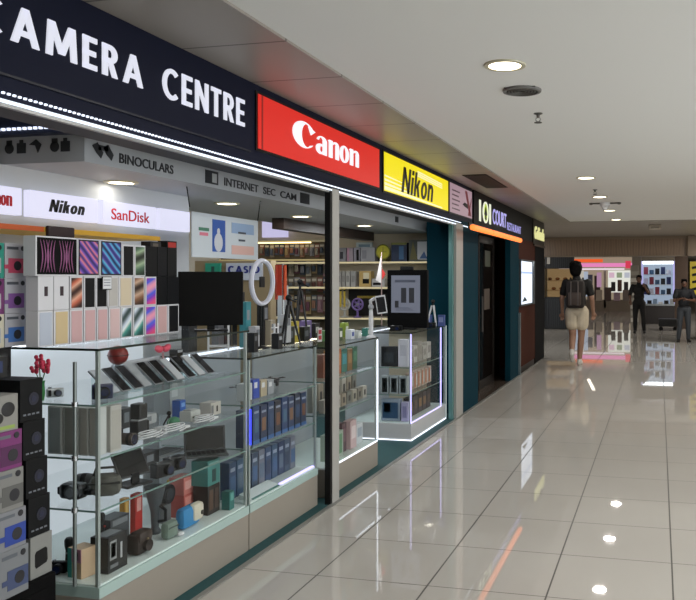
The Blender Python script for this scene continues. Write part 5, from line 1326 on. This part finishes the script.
bx((-qw - .5, -.08, .7), (-qw + .2, -.02, 1.9)).build('blue_white_display', E('#b4c0d4', .7), ps)
for k in range(9):
    xq = -qw - 1.1 + k * .42
    bx((xq, -.1, .5), (xq + .3, -.03, .9 + .12 * (k % 3))).build('display_counter', M(['#c9bfae', '#5a4a44', '#b8a0b0', '#8a7f78'][k % 4], .4), ps)
    if k < 5: bx((xq + .04, -.12, 1.15 + .1 * (k % 2)), (xq + .26, -.08, 1.75 + .1 * (k % 3))).build('display_panel', E(['#d8d0e6', '#6a3a44', '#e6e0d4', '#3c3a48', '#d0a0c4'][k], .55), ps)
for k in range(3): bx((-qw + 1.2 + k * .36, -.1, 1.6), (-qw + 1.45 + k * .36, -.07, 1.85)).build('display_panel', E(['#e8c4d8', '#9aa88a', '#c8ccd8'][k], .7), ps)
bx((-qw - 1.2, -.12, 1.98), (qw - .4, -.05, 2.05)).build('white_band', E('#f4e6ee', .9), ps)
cl = root('ceiling_strip_light', 'slanting white strip light in the far ceiling', 'ceiling light', (-2.6, 31, 2.615))
cl.rotation_euler = (0, 0, .15); bx((-.06, -1.6, -.02), (.06, 1.6, -.008)).build('diffuser', E('#fff3e0', 3.0), cl); bx((-.08, -1.65, -.008), (.08, 1.65, .0)).build('housing', WHITE, cl)
# bright white shop
WY = 28.0
wx0, wx1 = XY(641, WY), XY(675, WY)
ws = root('far_shopfront', 'bright white distant shopfront with blue-white shelves', 'shopfront', ((wx0 + wx1) / 2, WY, 0))
ww = (wx1 - wx0) / 2
bx((-ww, .5, .3), (ww, .6, 2.2)).build('lit_back', E('#aebfd2', .62), ws)
bx((-ww, -.05, 2.06), (ww, .05, 2.16)).build('light_band', E('#f2fbff', 3.2), ws)
bx((-ww, -.06, 2.16), (ww, .5, 2.6)).build('header', M('#8d8578', .5), ws)
for xx_ in (-ww, ww - .06): bx((xx_, -.06, .3), (xx_ + .06, .5, 2.16)).build('side_frame', E('#b6b2ea', .8), ws)
for z in (1.0, 1.35, 1.7): bx((-ww + .06, .1, z - .02), (ww - .06, .5, z)).build('shelf', M('#c4ccd4', .4), ws)
bx((-ww - .1, -.3, 0), (ww + .1, .0, .62), .02).build('counter', M('#3c3a3c', .4), ws); bx((-ww - .1, -.32, .62), (ww + .1, .02, .68)).build('counter_top', M('#a9b4bc', .3), ws)
k = 0
for z in (1.0, 1.35, 1.7):
    for q in range(5):
        c = ['#22305a', '#c8ccd4', '#8a3a4a', '#3a5a7a', '#141822'][(q + k) % 5]
        o = carton('shelf_item', '%s carton, %s along the %s shelf of the bright far shop' % (['navy', 'white', 'wine red', 'blue-grey', 'black'][(q + k) % 5], ORD[q], ('low', 'middle', 'high')[k]), 'box', (wx0 + .165 + q * .195, WY + .2, z + .001), .15, .1, .16 + .05 * ((q + k) % 3), M(c, .5), (), 0, 'cartons in the bright far shop')
    k += 1
for k in range(6):
    carton('counter_display', '%s tray, %s along the counter of the bright far shop' % (['white', 'black', 'pale blue', 'white', 'black', 'silver'][k], ORD[k]), 'tray', (wx0 + .1 + k * .19, WY - .25, .681), .15, .16, .07 + .05 * (k % 3), M(['#d8dce0', '#17181c', '#8aa4c4', '#cdd2d8', '#1c1d22', '#9aa0a8'][k], .4), (), 0, 'trays on the far counter')
# columns beside it
struct('pillar_6', bx((XY(632, 27), 27, 0), (XY(641, 27), 27.4, 2.62)), M('#8b857c', .5), 'pale grey column beside the bright far shop')
mr = root('magazine_rack', 'tall white leaflet rack in front of the grey column', 'rack', (XY(634.5, 24), 24, 0))
bx((-.12, 0, 0), (.12, .15, 1.95), .01).build('frame', M('#9a958c', .5), mr)
for k in range(8): bx((-.11, -.03, .25 + k * .2), (.11, 0, .37 + k * .2)).build('tier', M(['#e2dfd8', '#b4b0a8'][k % 2], .5), mr)
struct('pillar_7', bx((XY(675, 25), 25, 0), (XY(688, 25), 25.5, 2.62)), M('#5a4a40', .5), 'brown column right of the bright far shop')
struct('pillar_8', bx((XY(687.5, 20.45), 20.3, 2.12), (4.2, 20.46, 2.63)), M('#8d7b68', .5), 'paler bulkhead panel at the right')
ys_ = root('yellow_sign', 'yellow standing sign with black writing at the right edge', 'sign', (XY(697, 20.4), 20.4, 0))
bx((-.17, 0, 1.15), (.35, .06, 1.98)).build('panel', M('#c9b428', .5), ys_)
mb = MB()
for k in range(4): mb.prism([(-.12, 1.25 + k * .18), (.05, 1.27 + k * .18), (.3, 1.25 + k * .18), (.3, 1.31 + k * .18), (.02, 1.34 + k * .18), (-.12, 1.31 + k * .18)], -.004, 0)
mb.build('writing', BLACK, ys_); bx((0, .01, 0), (.2, .05, 1.15)).build('post', M('#4a443c', .5), ys_)
struct('wall_kiosk_right', bx((.95, 21.5, 0), (4.2, 21.7, 2.62)), M('#6b6156', .5))
ch = root('dark_trolley', 'low dark trolley on the floor beside the third person', 'trolley', (XY(668, 24), 24, 0))
bx((-.28, 0, .12), (.28, .4, .35), .03).build('tray', M('#15171a', .5), ch); MB().tube([(.26, .2, .3), (.34, .2, .8)], .02, 8).build('handle', DARK, ch)
for sx in (-.2, .2): MB().tube([(sx, .02, .06), (sx, .06, .06)], .06, 12).build('wheel', BLACK, ch)

def far_lamp(x, y, z, watts, col=(1, .93, .85)):
    return downlight(x, y, 'added far downlight hidden behind the wooden bulkhead', z, watts, .09, 'added far downlights', col)  # unseen lamps added to brighten the far end
for (x, y) in ((1.7, 23.5), (2.0, 29), (2.3, 34), (-4.2, 22.5), (-4.6, 30), (1.6, 26)): far_lamp(x, y, 2.62, 40)
for (x, y) in ((1.5, 16.2), (1.5, 18.6), (-3.6, 17.5)): downlight(x, y, 'downlight added out of view in the far metal ceiling panels', 2.632, 40, .07, 'added downlights in far metal panels')  # added lamps that throw more light on the bulkhead

# ================================================================== PEOPLE
def cap_pts(mb, p1, r1, p2, r2, n=14):
    p1, p2 = Vector(p1), Vector(p2); d = (p2 - p1); L = d.length
    if L < 1e-6: d = Vector((0, 0, 1))
    else: d = d / L
    pts, rs = [], []
    for i in range(5):
        a = PI / 2 * (i / 4.0); pts.append(p1 - d * r1 * math.cos(a)); rs.append(max(r1 * math.sin(a), 1e-4))
    for i in range(5):
        a = PI / 2 * (i / 4.0); pts.append(p2 + d * r2 * math.sin(a)); rs.append(max(r2 * math.cos(a), 1e-4))
    mb.tube(pts, rs, n)
def fuse(name, prims, mat, parent, voxel=.008, grow=0, smooth=3):
    """one continuous skin from overlapping limbs"""
    mb = MB()
    for p in prims:
        if p[0] == 'c': cap_pts(mb, p[1], p[2] + grow, p[3], p[4] + grow)
        else: mb.ell(p[1], tuple(a + grow for a in p[2]), 20, 14, p[3] if len(p) > 3 else None)
    o = mb.build(name, mat, None)
    md = o.modifiers.new('r', 'REMESH'); md.mode = 'VOXEL'; md.voxel_size = voxel
    sm = o.modifiers.new('s', 'SMOOTH'); sm.iterations = smooth; sm.factor = .5
    dg = bpy.context.evaluated_depsgraph_get()
    me = bpy.data.meshes.new_from_object(o.evaluated_get(dg))
    me.name = name; me.materials.clear(); me.materials.append(mat)
    for p in me.polygons: p.use_smooth = True
    bpy.data.objects.remove(o)
    return link(name, me, parent)
def hand(prims, wrist, dirv, side, curl=.5, r=.009):
    d = Vector(dirv).normalized()
    up = Vector((0, 0, 1)) if abs(d.z) < .8 else Vector((0, -1, 0))
    s = d.cross(up).normalized()           # across the palm
    n = s.cross(d).normalized()
    w0 = Vector(wrist); palm = w0 + d * .05
    prims.append(('c', w0, .022, palm, .024))
    prims.append(('c', w0 + d * .03 + s * .02, .014, palm + s * .022 + d * .02, .012))
    prims.append(('c', w0 + d * .03 - s * .02, .014, palm - s * .022 + d * .02, .012))
    for k, L in enumerate((.066, .076, .070, .055)):
        b = palm + d * .03 + s * (-.028 + k * .019)
        m1 = b + (d * math.cos(curl * .5) - n * math.sin(curl * .5)) * L * .5
        m2 = m1 + (d * math.cos(curl * 1.3) - n * math.sin(curl * 1.3)) * L * .5
        prims.append(('c', b, r, m1, r * .95)); prims.append(('c', m1, r * .95, m2, r * .8))
    tb = w0 + d * .025 - s * .022 * side
    t1 = tb + (d * .7 - s * .7 * side).normalized() * .035; t2 = t1 + (d * .95 - n * .3).normalized() * .028
    prims.append(('c', tb, .011, t1, .010)); prims.append(('c', t1, .010, t2, .009))
def person(label, loc, rz, k, J, skin, clothes, extras=None, hairc='#0d0b0b', vox=.009, face=True):
    """J holds the joints (figure 1.75 m tall facing -y); clothes = list of (name, colour, which limbs, grow)"""
    o = root('person', label, 'person', loc, rz)
    o.scale = (k, k, k)
    L, R_ = 'L', 'R'
    head = Vector(J['head'])
    hs = J.get('hs', 1.0)
    prims = []
    torso = [('e', J['pelvis'], (.155, .105, .11)), ('e', J['belly'], (.145, .10, .15)), ('e', J['chest'], (.165, .115, .17)),
             ('c', Vector(J['chest']) + Vector((-.15, 0, .10)), .06, Vector(J['chest']) + Vector((.15, 0, .10)), .06),
             ('c', Vector(J['chest']) + Vector((0, 0, .12)), .075, J['neck'], .055)]
    legs = {}; arms = {}; fore = {}; feet = {}; shin = {}
    for s in (L, R_):
        legs[s] = [('c', J['hip' + s], .095, J['knee' + s], .058)]
        shin[s] = [('c', J['knee' + s], .056, Vector(J['knee' + s]).lerp(Vector(J['ank' + s]), .35), .057), ('c', Vector(J['knee' + s]).lerp(Vector(J['ank' + s]), .35), .057, J['ank' + s], .038)]
        toe = Vector(J['toe' + s]); an = Vector(J['ank' + s])
        feet[s] = [('c', an + Vector((0, .02, -.045)), .036, toe, .03), ('c', an, .036, an + Vector((0, .02, -.045)), .038)]
        arms[s] = [('c', J['sh' + s], .056, J['elb' + s], .043)]
        fore[s] = [('c', J['elb' + s], .042, J['wri' + s], .027)]
    headp = [('e', head, (.074 * hs, .092 * hs, .112 * hs)), ('e', head + Vector((0, -.03, -.06)), (.055, .06, .055)), ('c', J['neck'], .052, head + Vector((0, .01, -.08)), .05),
             ('c', head + Vector((0, -.088, .0)), .009, head + Vector((0, -.104, -.028)), .013),
             ('e', head + Vector((.076, .005, -.01)), (.012, .02, .03)), ('e', head + Vector((-.076, .005, -.01)), (.012, .02, .03))]
    prims += torso + headp
    for s, sd in ((L, 1), (R_, -1)):
        prims += legs[s] + shin[s] + feet[s] + arms[s] + fore[s]
        hand(prims, J['wri' + s], J['hd' + s], sd, J.get('curl', .7))
    fuse('body', prims, M(skin, .55), o, vox * .8)
    groups = {'torso': torso, 'legs': legs[L] + legs[R_], 'shin': shin[L] + shin[R_], 'arms': arms[L] + arms[R_], 'fore': fore[L] + fore[R_], 'feet': feet[L] + feet[R_], 'hips': [torso[0], ('e', Vector(J['pelvis']) + Vector((0, 0, -.03)), (.16, .112, .10))]}
    half = lambda q: [('c', q[0][1], q[0][2], Vector(q[0][1]).lerp(Vector(q[0][3]), .62), q[0][4] + .012)]
    groups['sleeves'] = half(arms[L]) + half(arms[R_])
    groups['shorts'] = [('c', g[0][1], g[0][2] + .012, Vector(g[0][1]).lerp(Vector(g[0][3]), .50), g[0][4] + .045) for g in (legs[L], legs[R_])]
    for (nm, col, parts, gr) in clothes:
        ps_ = []
        for p in parts: ps_ += groups[p]
        if nm == 'shoes':
            for s in (L, R_): fuse('shoe', feet[s], M(col, .6), o, vox, gr, 4)
            continue
        fuse(nm, ps_, M(col, .75, 0, 0, .12, 14), o, vox, gr, 4)
    hp = [('e', head + Vector((0, .018, .03 * hs)), (.088 * hs, .098 * hs, .098 * hs)), ('e', head + Vector((0, .04, -.015)), (.080 * hs, .072 * hs, .085 * hs)), ('e', head + Vector((0, -.04, .085)), (.066, .055, .035))]
    rnd = random.Random(3)
    for q in range(14):
        a_, b_ = rnd.uniform(0, 2 * PI), rnd.uniform(.1, 1.0)
        hp.append(('e', head + Vector((.078 * hs * math.cos(a_) * math.cos(b_), .02 + .085 * hs * abs(math.sin(a_)) * math.cos(b_), .035 * hs + .09 * hs * math.sin(b_))), (.024, .024, .022)))
    fuse('hair', hp, M(hairc, .8, 0, 0, .3, 60, .1), o, vox)
    if face:
        for sx in (-1, 1):
            MB().ell(head + Vector((sx * .03, -.082, .012)), (.011, .006, .006), 10, 8).build('eye', M('#0a0a0a', .3), o, True)
            MB().ell(head + Vector((sx * .03, -.086, .032)), (.016, .005, .004), 10, 6).build('eyebrow', M(hairc, .6), o, True)
        MB().ell(head + Vector((0, -.086, -.055)), (.022, .006, .006), 10, 6).build('mouth', M('#8a4a44', .5), o, True)
    if extras: extras(o, J)
    return o
SKIN = '#96725e'
# walking young man seen from behind (faces away: built facing -y, turned by pi)
def pack_on(o, J):
    c = Vector(J['chest']) + Vector((0, .185, -.06))
    MB().box((c.x - .155, c.y - .075, c.z - .25), (c.x + .155, c.y + .085, c.z + .22), None, .05).build('backpack', M('#1d1613', .8, 0, 0, .2, 20), o, True)
    bp_ = [ch for ch in o.children if ch.name.startswith('backpack')][-1]
    MB().box((c.x - .11, c.y + .07, c.z - .20), (c.x + .11, c.y + .115, c.z + .02), None, .03).build('front_pocket', M('#3a2e28', .7), bp_, True)
    for sx in (-1, 1):
        MB().box((c.x + sx * .06 - .012, c.y + .082, c.z - .2), (c.x + sx * .06 + .012, c.y + .12, c.z + .2), None, .006).build('webbing', M('#4a4340', .7), bp_)
        MB().tube([(c.x + sx * .10, c.y - .03, c.z + .2), (c.x + sx * .105, c.y - .16, c.z + .255), (c.x + sx * .11, c.y - .30, c.z + .14), (c.x + sx * .12, c.y - .29, c.z - .02), (c.x + sx * .14, c.y - .10, c.z - .16)], .018, 8).build('shoulder_strap', M('#201a18', .7), bp_, True)
    MB().tube([(c.x - .03, c.y, c.z + .21), (c.x - .02, c.y, c.z + .25), (c.x + .02, c.y, c.z + .25), (c.x + .03, c.y, c.z + .21)], .008, 8).build('grab_loop', M('#201a18', .7), bp_, True)
J1 = dict(hs=1.27, head=(0.02, -.01, 1.63), neck=(.01, 0, 1.50), chest=(0, 0, 1.29), belly=(0, 0, 1.10), pelvis=(0, 0, .95),
          shL=(.19, 0, 1.41), shR=(-.19, 0, 1.41), elbL=(.255, .03, 1.13), elbR=(-.255, -.0, 1.13), wriL=(.265, -.06, .90), wriR=(-.265, -.10, .91), hdL=(0, -.25, -1), hdR=(0, -.3, -1),
          hipL=(.085, 0, .90), hipR=(-.085, 0, .90), kneeL=(.07, .02, .50), kneeR=(-.07, -.03, .50), ankL=(.05, .26, .26), ankR=(-.035, -.04, .085), toeL=(.05, .20, .10), toeR=(-.035, -.20, .032), curl=.8)
p1 = PZ(577, 365, 0)
person('person walking away in dark T-shirt, white shorts and brown backpack', (p1.x, p1.y, 0), PI - .05, 1.045, J1, SKIN,
       [('shirt', '#040403', ['torso', 'sleeves'], .014), ('shorts', '#c4b8a2', ['hips', 'shorts'], .016), ('shoes', '#c9c6c0', ['feet'], .008)], pack_on, '#0b0909', .009, True)
J2 = dict(head=(0, -.02, 1.63), neck=(0, 0, 1.50), chest=(0, 0, 1.29), belly=(0, 0, 1.10), pelvis=(0, 0, .95),
          shL=(.19, 0, 1.41), shR=(-.19, 0, 1.41), elbL=(.29, -.06, 1.20), elbR=(-.27, -.02, 1.15), wriL=(.20, -.24, 1.38), wriR=(-.24, -.17, .98), hdL=(-.4, -.3, .8), hdR=(.1, -.5, -.8),
          hipL=(.09, 0, .90), hipR=(-.09, 0, .90), kneeL=(.13, -.03, .50), kneeR=(-.11, 0, .50), ankL=(.15, .02, .085), ankR=(-.12, .06, .085), toeL=(.17, -.14, .032), toeR=(-.13, -.10, .032), curl=.9)
def phone_in_hand(o, J):
    w_ = Vector(J['wriL']) + Vector(J['hdL']).normalized() * .09
    R = Matrix.Translation(w_ + Vector((-.0, -.03, .01)))
    MB().box((-.036, -.005, -.05), (.036, .005, .09), R, .003).build('phone', BLACK, o)
p2 = PZ(639, 333, 0)
person('person in dark uniform walking with one raised hand before the bright shop', (p2.x, p2.y, 0), -.05, .945, J2, '#6f5040',
       [('shirt', '#07080b', ['torso', 'sleeves', 'arms'], .014), ('trousers', '#06070a', ['hips', 'legs', 'shin'], .014), ('shoes', '#0a0a0a', ['feet'], .008)], None, '#0b0909', .011)
J3 = dict(head=(.0, -.04, 1.62), neck=(0, -.01, 1.50), chest=(0, 0, 1.29), belly=(0, 0, 1.10), pelvis=(0, 0, .95),
          shL=(.20, 0, 1.41), shR=(-.20, 0, 1.41), elbL=(.27, -.06, 1.14), elbR=(-.27, -.06, 1.14), wriL=(.07, -.23, 1.17), wriR=(-.07, -.23, 1.21), hdL=(-1, -.2, .1), hdR=(1, -.2, .05),
          hipL=(.09, 0, .90), hipR=(-.09, 0, .90), kneeL=(.11, -.02, .50), kneeR=(-.12, -.03, .50), ankL=(.12, .02, .085), ankR=(-.15, .0, .085), toeL=(.14, -.14, .032), toeR=(-.18, -.15, .032), curl=1.0)
p3 = PZ(684, 342, 0)
person('person with folded hands in dark blue top and grey jeans, right edge', (p3.x, p3.y, 0), .1, .885, J3, '#5f4234',
       [('shirt', '#0d1018', ['torso', 'sleeves'], .016), ('jeans', '#33383f', ['hips', 'legs', 'shin'], .014), ('shoes', '#16130f', ['feet'], .008)], None, '#0b0909', .011)
